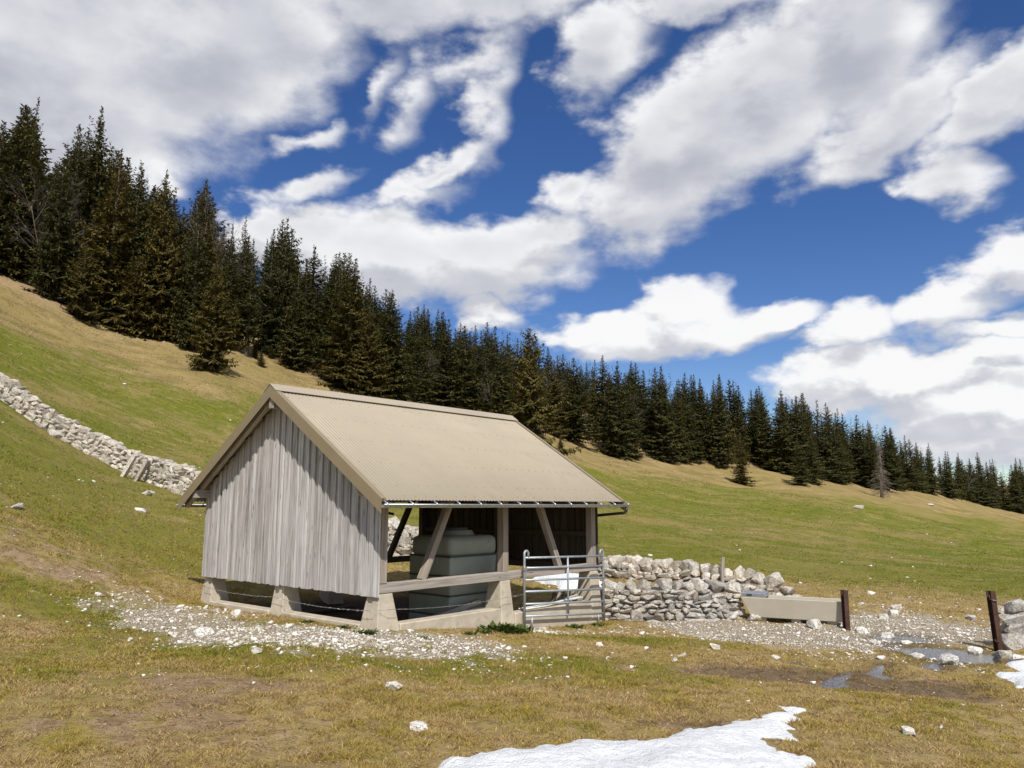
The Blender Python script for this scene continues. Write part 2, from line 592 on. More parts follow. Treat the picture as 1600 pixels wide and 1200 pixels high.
def empty(name, loc=(0, 0, 0), rz=0.0):
    o = bpy.data.objects.new(name, None)
    o.empty_display_size = 0.2
    o.location = loc
    o.rotation_euler = (0, 0, rz)
    COL.objects.link(o)
    return o


def link(name, mesh, parent=None, mat=None, mtx=None):
    o = bpy.data.objects.new(name, mesh)
    COL.objects.link(o)
    if mat is not None and not mesh.materials:
        mesh.materials.append(mat)
    if parent is not None:
        o.parent = parent
    if mtx is not None:
        o.matrix_basis = mtx
    return o


def mesh_np(name, verts, faces_flat, nper, smooth=False):
    """verts (n,3); faces_flat indices; nper verts per face (3 or 4)"""
    verts = np.asarray(verts, np.float32)
    f = np.asarray(faces_flat, np.int32).ravel()
    me = bpy.data.meshes.new(name)
    me.vertices.add(len(verts))
    me.vertices.foreach_set('co', verts.ravel())
    nf = len(f) // nper
    me.loops.add(len(f))
    me.loops.foreach_set('vertex_index', f)
    me.polygons.add(nf)
    me.polygons.foreach_set('loop_start', np.arange(0, len(f), nper, dtype=np.int32))
    me.polygons.foreach_set('loop_total', np.full(nf, nper, np.int32))
    if smooth:
        me.polygons.foreach_set('use_smooth', np.ones(nf, bool))
    me.update(calc_edges=True)
    return me


def bm_mesh(name, bm, smooth=False):
    me = bpy.data.meshes.new(name)
    bmesh.ops.recalc_face_normals(bm, faces=bm.faces)
    if smooth:
        for f in bm.faces:
            f.smooth = True
    bm.to_mesh(me)
    bm.free()
    return me


def bm_box(bm, lo, hi, bevel=0.0):
    vs = [bm.verts.new((x, y, z)) for z in (lo[2], hi[2]) for y in (lo[1], hi[1]) for x in (lo[0], hi[0])]
    fs = [bm.faces.new([vs[i] for i in q]) for q in ((0, 2, 3, 1), (4, 5, 7, 6), (0, 1, 5, 4), (2, 6, 7, 3), (0, 4, 6, 2), (1, 3, 7, 5))]
    if bevel:
        es = {e for f in fs for e in f.edges}
        bmesh.ops.bevel(bm, geom=list(es), offset=bevel, segments=1, affect='EDGES', profile=.5)


def frame_z(p, q, side=(0, 0, 1)):
    """matrix whose local z runs from p to q"""
    p, q = Vector(p), Vector(q)
    z = (q - p).normalized()
    s = Vector(side)
    if abs(s.dot(z)) > .98:
        s = Vector((1, 0, 0))
    x = s.cross(z).normalized()
    y = z.cross(x)
    m = Matrix((x, y, z)).transposed().to_4x4()
    m.translation = p
    return m, (q - p).length


def beam(name, parent, p, q, w, d, mat, bevel=.006, side=(0, 0, 1), rough=0.0):
    """squared timber from p to q (parent space), local z along its length"""
    m, L = frame_z(p, q, side)
    bm = bmesh.new()
    bm_box(bm, (-w / 2, -d / 2, 0), (w / 2, d / 2, L), bevel)
    return link(name, bm_mesh(name, bm), parent, mat, m)


def bm_tube(bm, pts, r, sides=8, cap=True):
    pts = [Vector(p) for p in pts]
    rs = r if isinstance(r, (list, tuple)) else [r] * len(pts)
    rings = []
    prev = None
    for i, p in enumerate(pts):
        d = (pts[min(i + 1, len(pts) - 1)] - pts[max(i - 1, 0)]).normalized()
        ref = prev if prev is not None else (Vector((0, 0, 1)) if abs(d.z) < .9 else Vector((1, 0, 0)))
        x = (ref - d * ref.dot(d)).normalized()
        y = d.cross(x)
        prev = x
        rings.append([bm.verts.new(p + (x * math.cos(k * 2 * math.pi / sides) + y * math.sin(k * 2 * math.pi / sides)) * rs[i]) for k in range(sides)])
    for a, b in zip(rings, rings[1:]):
        for k in range(sides):
            bm.faces.new((a[k], a[(k + 1) % sides], b[(k + 1) % sides], b[k]))
    if cap:
        bm.faces.new(rings[0][::-1])
        bm.faces.new(rings[-1])


def tube(name, parent, pts, r, mat, sides=8, smooth=True):
    bm = bmesh.new()
    bm_tube(bm, pts, r, sides)
    return link(name, bm_mesh(name, bm, smooth), parent, mat)


# ------------------------------------------------------------------ materials
def mat_wood(name, c_light, c_dark, c_stain, amount=1.0):
    m, t, b = material(name)
    tc = t.n('ShaderNodeTexCoord')
    oi = t.n('ShaderNodeObjectInfo')
    off = t.n('ShaderNodeCombineXYZ')
    t.put(off.inputs[0], t.math('MULTIPLY', oi.outputs['Random'], 37.0))
    t.put(off.inputs[2], t.math('MULTIPLY', oi.outputs['Random'], 91.0))
    p = t.vmath('ADD', tc.outputs['Object'], off.outputs[0])
    grain = t.noise(t.mapping(p, scale=(70, 70, 2.2)), 1.0, 5, .6)
    streak = t.noise(t.mapping(p, scale=(22, 22, .55)), 1.0, 4, .6)
    blot = t.noise(t.mapping(p, scale=(9, 9, 2.5)), 1.0, 5, .65)
    knot = t.n('ShaderNodeTexVoronoi')
    knot.inputs['Scale'].default_value = 1.0
    t.link(t.mapping(p, scale=(9, 9, 1.7)), knot.inputs['Vector'])
    kn = t.mapr(knot.outputs['Distance'], .06, .13, 1.0, 0.0)
    col = t.mix(t.mapr(streak, .32, .68), c_dark, c_light)
    col = t.mix(t.mapr(grain, .35, .75, 0, .6), col, tuple(x * 1.4 for x in c_light))
    col = t.mix(t.mapr(blot, .60, .74, 0, .75), col, c_stain)
    col = t.mix(t.math('MULTIPLY', kn, .7), col, tuple(x * .35 for x in c_dark))
    tone = t.math('MULTIPLY_ADD', oi.outputs['Random'], .40 * amount, 1 - .22 * amount)
    hs = t.n('ShaderNodeHueSaturation')
    t.put(hs.inputs['Value'], tone)
    t.put(hs.inputs['Saturation'], t.math('MULTIPLY_ADD', oi.outputs['Random'], -.5, 1.2))
    t.link(col, hs.inputs['Color'])
    setp(t, b, hs.outputs[0], t.mapr(grain, .2, .8, .7, .92), normal=t.bump(t.math('ADD', grain, streak), .55, .006), spec=.25)
    return m


def mat_plain(name, col, rough=.6, metal=0.0, var=.15, scale=6.0, bump=.15, bscale=40.0, bdist=.004, spec=.5, stain=None, stain_amt=.5):
    m, t, b = material(name)
    tc = t.n('ShaderNodeTexCoord')
    p = tc.outputs['Object']
    n = t.noise(p, scale, 5, .6)
    c = t.mix(t.mapr(n, .25, .75), tuple(x * (1 - var) for x in col), tuple(min(1, x * (1 + var)) for x in col))
    if stain:
        c = t.mix(t.mapr(t.noise(p, scale * 1.9, 6, .65), .55, .72, 0, stain_amt), c, stain)
    n2 = t.noise(p, bscale, 4, .6)
    setp(t, b, c, t.mapr(n2, .2, .8, rough * .85, min(1, rough * 1.1)), metal, t.bump(n2, bump, bdist), spec)
    return m


def mat_stone(name, base, dark, warm):
    m, t, b = material(name)
    tc = t.n('ShaderNodeTexCoord')
    oi = t.n('ShaderNodeObjectInfo')
    geo = t.n('ShaderNodeNewGeometry')
    p = geo.outputs['Position']
    n = t.noise(p, 5.0, 6, .62)
    n2 = t.noise(p, 24.0, 6, .7)
    c = t.mix(t.mapr(n, .38, .62), base, warm)
    c = t.mix(t.mapr(n2, .5, .72, 0, .85), c, dark)
    cr = t.n('ShaderNodeTexVoronoi', feature='DISTANCE_TO_EDGE')
    cr.inputs['Scale'].default_value = 9
    t.link(t.vmath('ADD', p, t.vmath('MULTIPLY', t.noise(p, 8, 4, .6, color=True), (.25, .25, .25))), cr.inputs['Vector'])
    crack = t.mapr(cr.outputs[0], 0.0, .035, 1, 0)
    c = t.mix(t.math('MULTIPLY', crack, .55), c, tuple(x * .5 for x in dark))
    hs = t.n('ShaderNodeHueSaturation')
    t.put(hs.inputs['Value'], t.math('MULTIPLY_ADD', oi.outputs['Random'], .5, .72))
    t.link(c, hs.inputs['Color'])
    h = t.math('SUBTRACT', t.math('ADD', n2, t.math('MULTIPLY', n, 1.5)), crack)
    setp(t, b, hs.outputs[0], .9, normal=t.bump(h, .8, .03), spec=.2)
    return m


W_GREY = mat_wood('weathered_grey_wood', (.53, .512, .49), (.215, .198, .182), (.235, .185, .14))
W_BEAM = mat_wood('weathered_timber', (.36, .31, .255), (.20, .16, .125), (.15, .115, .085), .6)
W_DARK = mat_wood('shade_darkened_brown_wood', (.105, .082, .062), (.055, .042, .031), (.04, .03, .022), .8)  # brown wood with the barn's inner shade put into its colour
M_ROOF = mat_plain('tan_coated_sheet', (.385, .33, .245), .45, 0, .05, .9, .04, 30, .002, .4, stain=(.33, .28, .20), stain_amt=.45)
M_TRIM = mat_plain('tan_coated_trim', (.25, .20, .125), .45, 0, .06, 2, .05, 30, .002, .4)
M_FASCIA = mat_plain('tan_fascia', (.33, .30, .24), .6, 0, .1, 3, .1, 40, .002, .3)
M_ZINC = mat_plain('galvanised_steel', (.50, .53, .55), .36, .85, .16, 14, .08, 60, .002, .5)
M_GATE = mat_plain('galvanised_tube', (.40, .44, .47), .5, .45, .15, 20, .1, 60, .002, .5, stain=(.36, .36, .35), stain_amt=.4)
M_CONC = mat_plain('weathered_concrete', (.50, .44, .345), .92, 0, .16, 3.5, .5, 45, .01, .2, stain=(.33, .28, .2), stain_amt=.6)
M_TROUGH = mat_plain('trough_concrete', (.46, .42, .335), .85, 0, .07, 2.2, .25, 50, .006, .25, stain=(.36, .33, .26), stain_amt=.5)
M_TANK = mat_plain('tank_plastic', (.37, .40, .335), .5, 0, .10, 3, .12, 14, .01, .45, stain=(.25, .27, .21), stain_amt=.5)
M_BAND = mat_plain('tank_dark_band', (.09, .105, .085), .6, 0, .1, 5)
M_RUST = mat_plain('rusted_steel', (.085, .045, .032), .85, .2, .35, 12, .5, 50, .006, .3, stain=(.045, .028, .022), stain_amt=.8)
M_BLACK = mat_plain('black_plastic_pipe', (.02, .02, .02), .5)
M_HOSE = mat_plain('white_plastic_hose', (.7, .7, .68), .5)
M_WIRE = mat_plain('barbed_wire_steel', (.36, .36, .36), .5, .6)
M_STONE = mat_stone('limestone', (.62, .585, .52), (.34, .31, .265), (.55, .47, .37))
M_STONE_G = mat_stone('grey_limestone', (.53, .51, .475), (.27, .255, .225), (.50, .44, .36))
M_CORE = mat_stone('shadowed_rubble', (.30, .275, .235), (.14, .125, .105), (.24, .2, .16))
M_ROCK = mat_stone('white_limestone_rock', (.76, .74, .69), (.52, .49, .43), (.68, .62, .52))


def mat_pebble():
    m, t, b = material('limestone_pebbles')
    geo = t.n('ShaderNodeNewGeometry')
    c = t.mix(t.mapr(geo.outputs['Random Per Island'], 0, 1), (.50, .44, .35), (.80, .77, .71))
    c = t.mix(t.mapr(t.noise(geo.outputs['Position'], 60, 4, .6), .5, .7, 0, .5), c, (.42, .36, .28))
    setp(t, b, c, .9, spec=.2)
    return m


M_PEBBLE = mat_pebble()


def mat_leaf(name, c1, c2, c3, trans=.15):
    m, t, b = material(name)
    at_ = t.n('ShaderNodeAttribute', attribute_name='tint')
    oi = t.n('ShaderNodeObjectInfo')
    c = t.mix(at_.outputs['Fac'], c1, c2)
    c = t.mix(t.math('MULTIPLY', oi.outputs['Random'], .7), c, c3, 'MIX')
    setp(t, b, c, .75, spec=.2)
    tr = t.n('ShaderNodeBsdfTranslucent')
    t.link(c, tr.inputs['Color'])
    mx = t.n('ShaderNodeMixShader')
    mx.inputs[0].default_value = trans
    t.link(b.outputs[0], mx.inputs[1])
    t.link(tr.outputs[0], mx.inputs[2])
    t.link(mx.outputs[0], m.node_tree.nodes['Material Output'].inputs['Surface'])
    return m


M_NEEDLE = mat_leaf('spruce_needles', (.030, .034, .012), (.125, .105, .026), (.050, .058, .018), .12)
M_NEEDLE_OLIVE = mat_leaf('spruce_needles_olive', (.045, .043, .012), (.17, .128, .028), (.085, .072, .018), .15)  # needle colour of the olive-toned trees
M_BARK = mat_plain('spruce_bark', (.105, .085, .068), .9, 0, .3, 6, .6, 20, .03, .2)
M_BARE = mat_plain('grey_bare_bark', (.155, .13, .11), .9, 0, .3, 5, .5, 20, .02, .2)
M_DEAD = mat_plain('dead_spruce_bark', (.19, .155, .125), .9, 0, .3, 5, .5, 20, .02, .2)
M_WEED = mat_leaf('weed_leaves', (.05, .085, .018), (.11, .15, .03), (.08, .11, .025), .25)


def mat_ground():
    m, t, b = material('pasture_ground')
    at_ = t.n('ShaderNodeAttribute', attribute_name='zone')
    sep = t.n('ShaderNodeSeparateColor')
    t.link(at_.outputs['Color'], sep.inputs[0])
    green, gravel, soil = sep.outputs
    wet = at_.outputs['Alpha']
    geo = t.n('ShaderNodeNewGeometry')
    p = geo.outputs['Position']
    camd = t.vmath('LENGTH', p, out=1)
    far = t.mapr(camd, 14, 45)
    nf = t.noise(p, 38.0, 6, .7)
    nm = t.noise(p, 7.0, 6, .65)
    nl = t.noise(p, 1.4, 6, .62)
    nw = t.noise(p, .33, 6, .62)
    nww = t.noise(p, .07, 5, .6)
    # straw
    straw = t.mix(t.mapr(nm, .3, .7), (.40, .295, .13), (.56, .425, .205))
    straw = t.mix(t.mapr(nf, .40, .64, 0, .7), straw, (.32, .205, .08))
    straw = t.mix(t.math('MULTIPLY', t.mapr(nl, .45, .68), t.math('SUBTRACT', 1.0, far)), straw, (.40, .30, .07))
    # far slopes are greyer straw with faint belts
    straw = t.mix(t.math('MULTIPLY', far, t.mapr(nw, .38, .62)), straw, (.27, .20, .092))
    grass = t.mix(t.mapr(nm, .3, .7), (.14, .16, .016), (.24, .235, .03))
    grass = t.mix(t.mapr(nf, .42, .66, 0, .7), grass, (.30, .245, .06))
    grass = t.mix(t.math('MULTIPLY', far, .55), grass, t.mix(t.mapr(nw, .35, .65), (.105, .155, .010), (.175, .195, .024)))
    var = t.math('ADD', t.math('MULTIPLY', t.math('SUBTRACT', nl, .5), 1.1), t.math('MULTIPLY', t.math('SUBTRACT', nw, .5), 1.2))
    var = t.math('ADD', var, t.math('MULTIPLY', t.math('SUBTRACT', nm, .5), .6))
    gmask = t.mapr(t.math('ADD', green, var), .10, .72)
    c = t.mix(gmask, straw, grass)
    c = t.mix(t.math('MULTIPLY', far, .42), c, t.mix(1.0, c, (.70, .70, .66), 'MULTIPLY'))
    # straw wisps across the green belts
    wisp = t.noise(t.mapping(p, rot=(0, 0, .5), scale=(.22, .9, .5)), 1.0, 6, .68)
    c = t.mix(t.math('MULTIPLY', far, t.mapr(wisp, .52, .70, 0, .75)), c, (.30, .232, .10))
    # soil
    soilc = t.mix(t.mapr(nm, .3, .7), (.33, .225, .125), (.50, .36, .215))
    soilc = t.mix(t.mapr(nf, .45, .65, 0, .65), soilc, (.21, .135, .07))
    soilc = t.mix(t.mapr(nl, .5, .7, 0, .5), soilc, (.52, .38, .225))
    smask = t.mapr(t.math('ADD', soil, t.math('MULTIPLY', t.math('SUBTRACT', nm, .5), 1.4)), .28, .72)
    c = t.mix(smask, c, soilc)
    hoof = t.noise(p, 5.2, 6, .66)
    c = t.mix(t.math('MULTIPLY', t.math('SUBTRACT', 1.0, far), t.mapr(hoof, .52, .62, 0, .72)), c, t.mix(t.mapr(nf, .35, .65), (.19, .115, .055), (.34, .225, .115)))
    fine = t.noise(p, 110.0, 4, .7)
    c = t.mix(t.math('MULTIPLY', t.math('SUBTRACT', 1.0, far), t.mapr(fine, .48, .68, 0, .55)), c, (.16, .115, .05))
    # fine gravel between the loose stones
    vor = t.n('ShaderNodeTexVoronoi')
    vor.inputs['Scale'].default_value = 34
    t.link(p, vor.inputs['Vector'])
    vcol = t.n('ShaderNodeSeparateColor')
    t.link(vor.outputs['Color'], vcol.inputs[0])
    gcol = t.mix(t.mapr(vcol.outputs[0], .15, .85), (.50, .42, .30), (.78, .72, .60))
    gcol = t.mix(t.mapr(vor.outputs['Distance'], .30, .65, 0, .9), gcol, (.46, .37, .25))
    gm = t.mapr(t.math('ADD', gravel, t.math('MULTIPLY', t.math('SUBTRACT', nm, .5), 1.3)), .25, 1.0)
    c = t.mix(gm, c, gcol)
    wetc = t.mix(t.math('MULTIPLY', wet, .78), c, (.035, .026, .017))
    h = t.math('SUBTRACT', t.math('ADD', t.math('MULTIPLY', nm, 1.2), nf), t.math('MULTIPLY', t.mapr(hoof, .50, .64), .5))
    h = t.math('ADD', h, t.math('MULTIPLY', gm, t.math('MULTIPLY', t.math('SUBTRACT', .6, vor.outputs['Distance']), 2.0)))
    bmp = t.n('ShaderNodeBump')
    bmp.inputs['Strength'].default_value = .9
    bmp.inputs['Distance'].default_value = .05
    t.link(h, bmp.inputs['Height'])
    mott = t.noise(t.mapping(p, rot=(0, 0, .35), scale=(1.0, 1.6, 1.0)), .8, 8, .72)
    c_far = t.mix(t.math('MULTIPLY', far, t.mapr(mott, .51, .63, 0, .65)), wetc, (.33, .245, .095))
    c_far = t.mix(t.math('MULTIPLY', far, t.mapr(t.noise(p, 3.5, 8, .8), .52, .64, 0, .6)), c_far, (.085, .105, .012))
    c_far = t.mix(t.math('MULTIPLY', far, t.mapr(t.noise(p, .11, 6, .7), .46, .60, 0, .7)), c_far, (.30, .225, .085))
    wetc = c_far
    h2 = t.math('ADD', nw, t.math('MULTIPLY', nl, .4))
    bmp2 = t.n('ShaderNodeBump')
    bmp2.inputs['Distance'].default_value = .7
    t.put(bmp2.inputs['Strength'], t.math('MULTIPLY', far, .55))
    t.link(h2, bmp2.inputs['Height'])
    t.link(bmp.outputs[0], bmp2.inputs['Normal'])
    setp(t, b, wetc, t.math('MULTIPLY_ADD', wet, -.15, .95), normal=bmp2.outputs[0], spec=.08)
    return m


def mat_grass():
    m, t, b = material('grass_blades')
    at_ = t.n('ShaderNodeAttribute', attribute_name='tint')
    c = at_.outputs['Color']
    setp(t, b, c, .7, spec=.15)
    tr = t.n('ShaderNodeBsdfTranslucent')
    t.link(c, tr.inputs['Color'])
    mx = t.n('ShaderNodeMixShader')
    mx.inputs[0].default_value = .35
    t.link(b.outputs[0], mx.inputs[1])
    t.link(tr.outputs[0], mx.inputs[2])
    t.link(mx.outputs[0], m.node_tree.nodes['Material Output'].inputs['Surface'])
    return m


def mat_snow():
    m, t, b = material('old_snow')
    geo = t.n('ShaderNodeNewGeometry')
    p = geo.outputs['Position']
    n = t.noise(p, 9, 6, .6)
    dirt = t.mapr(t.noise(p, 14, 7, .75), .56, .72, 0, .55)
    c = t.mix(dirt, (.79, .805, .82), (.46, .40, .31))
    setp(t, b, c, .6, normal=t.bump(t.math('ADD', n, t.math('MULTIPLY', t.noise(p, 60, 4, .6), .4)), .9, .06), spec=.3)
    return m


def mat_water():
    m, t, b = material('puddle_water')
    geo = t.n('ShaderNodeNewGeometry')
    n = t.noise(geo.outputs['Position'], 14, 3, .5)
    setp(t, b, (.055, .045, .032), .03, normal=t.bump(n, .35, .02), spec=.9)
    b.inputs['IOR'].default_value = 1.33
    return m


M_GROUND, M_GRASS, M_SNOW, M_WATER = mat_ground(), mat_grass(), mat_snow(), mat_water()


# ------------------------------------------------------------------ ground sheet
def build_ground():
    az = np.concatenate([np.radians(np.linspace(-40, 40, 620)), np.radians(np.linspace(40, 320, 90)[1:-1])])
    rad = np.concatenate([np.linspace(.02, 3.6, 9), np.geomspace(4, 30, 300), np.geomspace(30, 420, 230)[1:], np.geomspace(420, 3000, 20)[1:]])
    A, R = np.meshgrid(az, rad)
    x, y = (R * np.sin(A)).ravel(), (R * np.cos(A)).ravel()
    z = terrain(x, y)
    gr, gv, so, we = zones(x, y)
    na, nr = len(az), len(rad)
    verts = np.stack([x, y, z], -1)
    i = np.arange(nr - 1)[:, None] * na
    j = np.arange(na)[None]
    j2 = (j + 1) % na
    q = np.stack([i + j, i + na + j, i + na + j2, i + j2], -1).reshape(-1, 4)
    me = mesh_np('ground', verts, q[:, ::-1], 4, True)
    # the hole at the camera's feet
    att = me.color_attributes.new('zone', 'FLOAT_COLOR', 'POINT')
    att.data.foreach_set('color', np.stack([gr, gv, so, we], -1).astype(np.float32).ravel())
    o = link('ground', me, None, M_GROUND)
    if me.polygons[1000].normal.z < 0:
        me.flip_normals()
    tag(o, 'alpine pasture sloping up to the forest', 'ground', kind='structure')


build_ground()

for P, zw in zip(PUDDLES, PUD_Z):
    c = P.mean(0)
    Q = c + (P - c) * 1.25 + (P - c) / (np.linalg.norm(P - c, axis=1, keepdims=True) + 1e-9) * .18
    bm = bmesh.new()
    bm.faces.new([bm.verts.new((p[0], p[1], zw)) for p in Q])
    me = bm_mesh('puddle_water', bm)
    if me.polygons[0].normal.z < 0:
        me.flip_normals()
    tag(link('puddle_water', me, None, M_WATER), 'shallow puddle of meltwater in the muddy gateway', 'water', kind='structure')


# ------------------------------------------------------------------ snow
def build_snow(label, P, h, idx):
    lo, hi = P.min(0) - .4, P.max(0) + .4
    step = .05 if (hi - lo).max() < 8 else .07
    nx, ny = int((hi[0] - lo[0]) / step) + 2, int((hi[1] - lo[1]) / step) + 2
    X, Y = np.meshgrid(lo[0] + np.arange(nx) * step, lo[1] + np.arange(ny) * step)
    x, y = X.ravel(), Y.ravel()
    sd = poly_sd(x, y, P) + fbm(x, y, .6, 5, 71 + idx, .62) * .62 + fbm(x, y, .12, 2, 75) * .10
    th = np.where(sd > 0, h * (1 - np.exp(-sd / .10)) + np.clip(sd, 0, 1) * .03, np.maximum(sd * .8, -.04))
    z = terrain(x, y) * 1.0
    zs = base_z(x, y) + (z - base_z(x, y)) * np.where(sd > .0, .75, 1.0)
    z = np.where(sd > 0, np.maximum(zs, z - .02) + th + fbm(x, y, .35, 4, 77, .6) * .10 * sstep(0, .3, sd), z + th)
    keep = sd > -.08
    idxg = np.arange(nx * ny).reshape(ny, nx)
    q = np.stack([idxg[:-1, :-1], idxg[:-1, 1:], idxg[1:, 1:], idxg[1:, :-1]], -1).reshape(-1, 4)
    q = q[keep[q].any(1)]
    used, inv = np.unique(q, return_inverse=True)
    me = mesh_np('snow_patch', np.stack([x, y, z], -1)[used], inv.reshape(-1, 4), 4, True)
    tag(link('snow_patch', me, None, M_SNOW), label, 'snow', 'melting snow patches on the pasture')


for i, (l, P, h) in enumerate(SNOW):
    build_snow(l, P, h, i)


def under_snow(x, y, margin=0.0):
    s = np.zeros(len(x), bool)
    for _, P, _ in SNOW:
        s |= poly_sd(x, y, P) > margin
    return s


# ------------------------------------------------------------------ barn
barn = tag(empty('barn', (BARN[0], BARN[1], 0), YAW), 'open-sided grey plank cattle shelter with tan sheet roof on concrete piers', 'barn')
LU, LV = 5.95, 5.5
RZ, EZ, VO, UO = 4.03, 1.975, .46, .37           # ridge top, eave edge, overhangs
SL = (RZ - EZ) / (LV / 2 + VO)


def roof_z(v):
    return RZ - abs(v - LV / 2) * SL


def frustum(name, c, b, tp, z0, z1, shift=(0, 0)):
    bm = bmesh.new()
    lo = [bm.verts.new((c[0] + sx * b[0] / 2, c[1] + sy * b[1] / 2, z0)) for sx, sy in ((-1, -1), (1, -1), (1, 1), (-1, 1))]
    hi = [bm.verts.new((c[0] + shift[0] + sx * tp[0] / 2, c[1] + shift[1] + sy * tp[1] / 2, z1)) for sx, sy in ((-1, -1), (1, -1), (1, 1), (-1, 1))]
    bm.faces.new(lo[::-1])
    bm.faces.new(hi)
    for k in range(4):
        bm.faces.new((lo[k], lo[(k + 1) % 4], hi[(k + 1) % 4], hi[k]))
    bmesh.ops.bevel(bm, geom=list(bm.edges), offset=.018, segments=2, affect='EDGES', profile=.5)
    return link(name, bm_mesh(name, bm), barn, M_CONC)


# piers: corner, mid-gable, back corner, then along the front and the back
frustum('pier', (.20, .20), (.56, .56), (.28, .28), -.35, .535, (-.03, -.03))
frustum('pier', (.20, 2.80), (.52, .46), (.28, .30), -.35, .505, (-.02, 0))
frustum('pier', (.20, 5.32), (.52, .50), (.28, .28), -.35, .49, (-.02, .02))
frustum('pier', (3.00, .20), (.46, .62), (.26, .30), -.75, .535, (0, -.03))
frustum('pier', (5.86, .20), (.46, .56), (.28, .30), -.9, .53, (0, -.03))
frustum('pier', (3.00, 5.32), (.46, .5), (.28, .28), -.6, .5)
frustum('pier', (5.80, 5.32), (.46, .5), (.28, .28), -.6, .5)
frustum('pier', (5.80, 2.75), (.46, .46), (.28, .28), -.7, .5)


def plinth(p0, p1, z0, z1):
    bm = bmesh.new()
    bm_box(bm, (p0[0], p0[1], z0), (p1[0], p1[1], z1), .015)
    return link('plinth', bm_mesh('plinth', bm), barn, M_CONC)


plinth((-.04, .42), (.20, 2.60), -.4, .055)
plinth((-.04, 3.0), (.20, 5.12), -.4, .045)
plinth((.42, -.05), (2.80, .20), -.8, .06)
plinth((3.20, -.05), (5.66, .20), -.95, -.06)

# sills, plates, posts and braces
beam('sill_beam', barn, (-.02 + .05, .10, .615), (LU, .10, .615), .15, .15, W_BEAM)
beam('sill_beam', barn, (.05, LV - .1, .58), (LU, LV - .1, .58), .15, .14, W_DARK)
beam('sill_beam', barn, (.10, .20, .60), (.10, LV - .2, .60), .14, .14, W_DARK)
beam('sill_beam', barn, (LU - .1, .20, .61), (LU - .1, LV - .2, .61), .14, .14, W_DARK)
beam('wall_plate', barn, (-.34, .10, 2.13), (LU + .34, .10, 2.13), .14, .15, W_BEAM)
beam('wall_plate', barn, (-.34, LV - .10, 2.13), (LU + .34, LV - .10, 2.13), .14, .15, W_BEAM)
beam('ridge_beam', barn, (-.34, LV / 2, 3.74), (LU + .34, LV / 2, 3.74), .15, .19, W_BEAM)
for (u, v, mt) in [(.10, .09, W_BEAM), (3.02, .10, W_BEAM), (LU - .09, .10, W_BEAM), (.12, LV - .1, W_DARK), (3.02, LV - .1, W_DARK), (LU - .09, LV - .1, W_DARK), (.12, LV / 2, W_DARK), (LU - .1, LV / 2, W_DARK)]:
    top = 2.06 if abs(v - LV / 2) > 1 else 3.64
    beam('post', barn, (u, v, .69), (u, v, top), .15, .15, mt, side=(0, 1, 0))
beam('brace', barn, (.98, .10, .68), (1.66, .10, 2.06), .12, .12, W_BEAM, side=(0, 1, 0))
beam('brace', barn, (4.72, .10, .68), (4.02, .10, 2.06), .12, .12, W_BEAM, side=(0, 1, 0))
beam('brace', barn, (1.30, LV - .1, .65), (.55, LV - .1, 2.06), .12, .12, W_DARK, side=(0, 1, 0))
beam('brace', barn, (.55, LV - .3, 1.35), (1.10, LV - .3, 2.2), .12, .12, W_DARK, side=(0, 1, 0))
beam('brace', barn, (4.75, LV - .1, .65), (5.5, LV - .1, 2.06), .12, .12, W_DARK, side=(0, 1, 0))
beam('tie_beam', barn, (3.02, .1, 2.14), (3.02, LV - .1, 2.14), .13, .15, W_DARK)
for u in (.08, LU - .08):
    beam('tie_beam', barn, (u + (.06 if u < 1 else -.06), .2, 2.0), (u + (.06 if u < 1 else -.06), LV - .2, 2.0), .1, .14, W_DARK)

# rafters
for u in (-.22, .95, 1.95, 2.95, 3.95, 4.95, LU + .22):
    for s in (1, -1):
        v0 = LV / 2 + s * (LV / 2 + VO - .05)
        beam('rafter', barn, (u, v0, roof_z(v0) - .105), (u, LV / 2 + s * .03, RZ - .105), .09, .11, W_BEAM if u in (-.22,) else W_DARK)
# battens under the sheet
for s in (1, -1):
    for k in range(6):
        v = LV / 2 + s * (.12 + k * .58)
        beam('batten', barn, (-.33, v, roof_z(v) - .032), (LU + .33, v, roof_z(v) - .032), .05, .034, W_DARK)


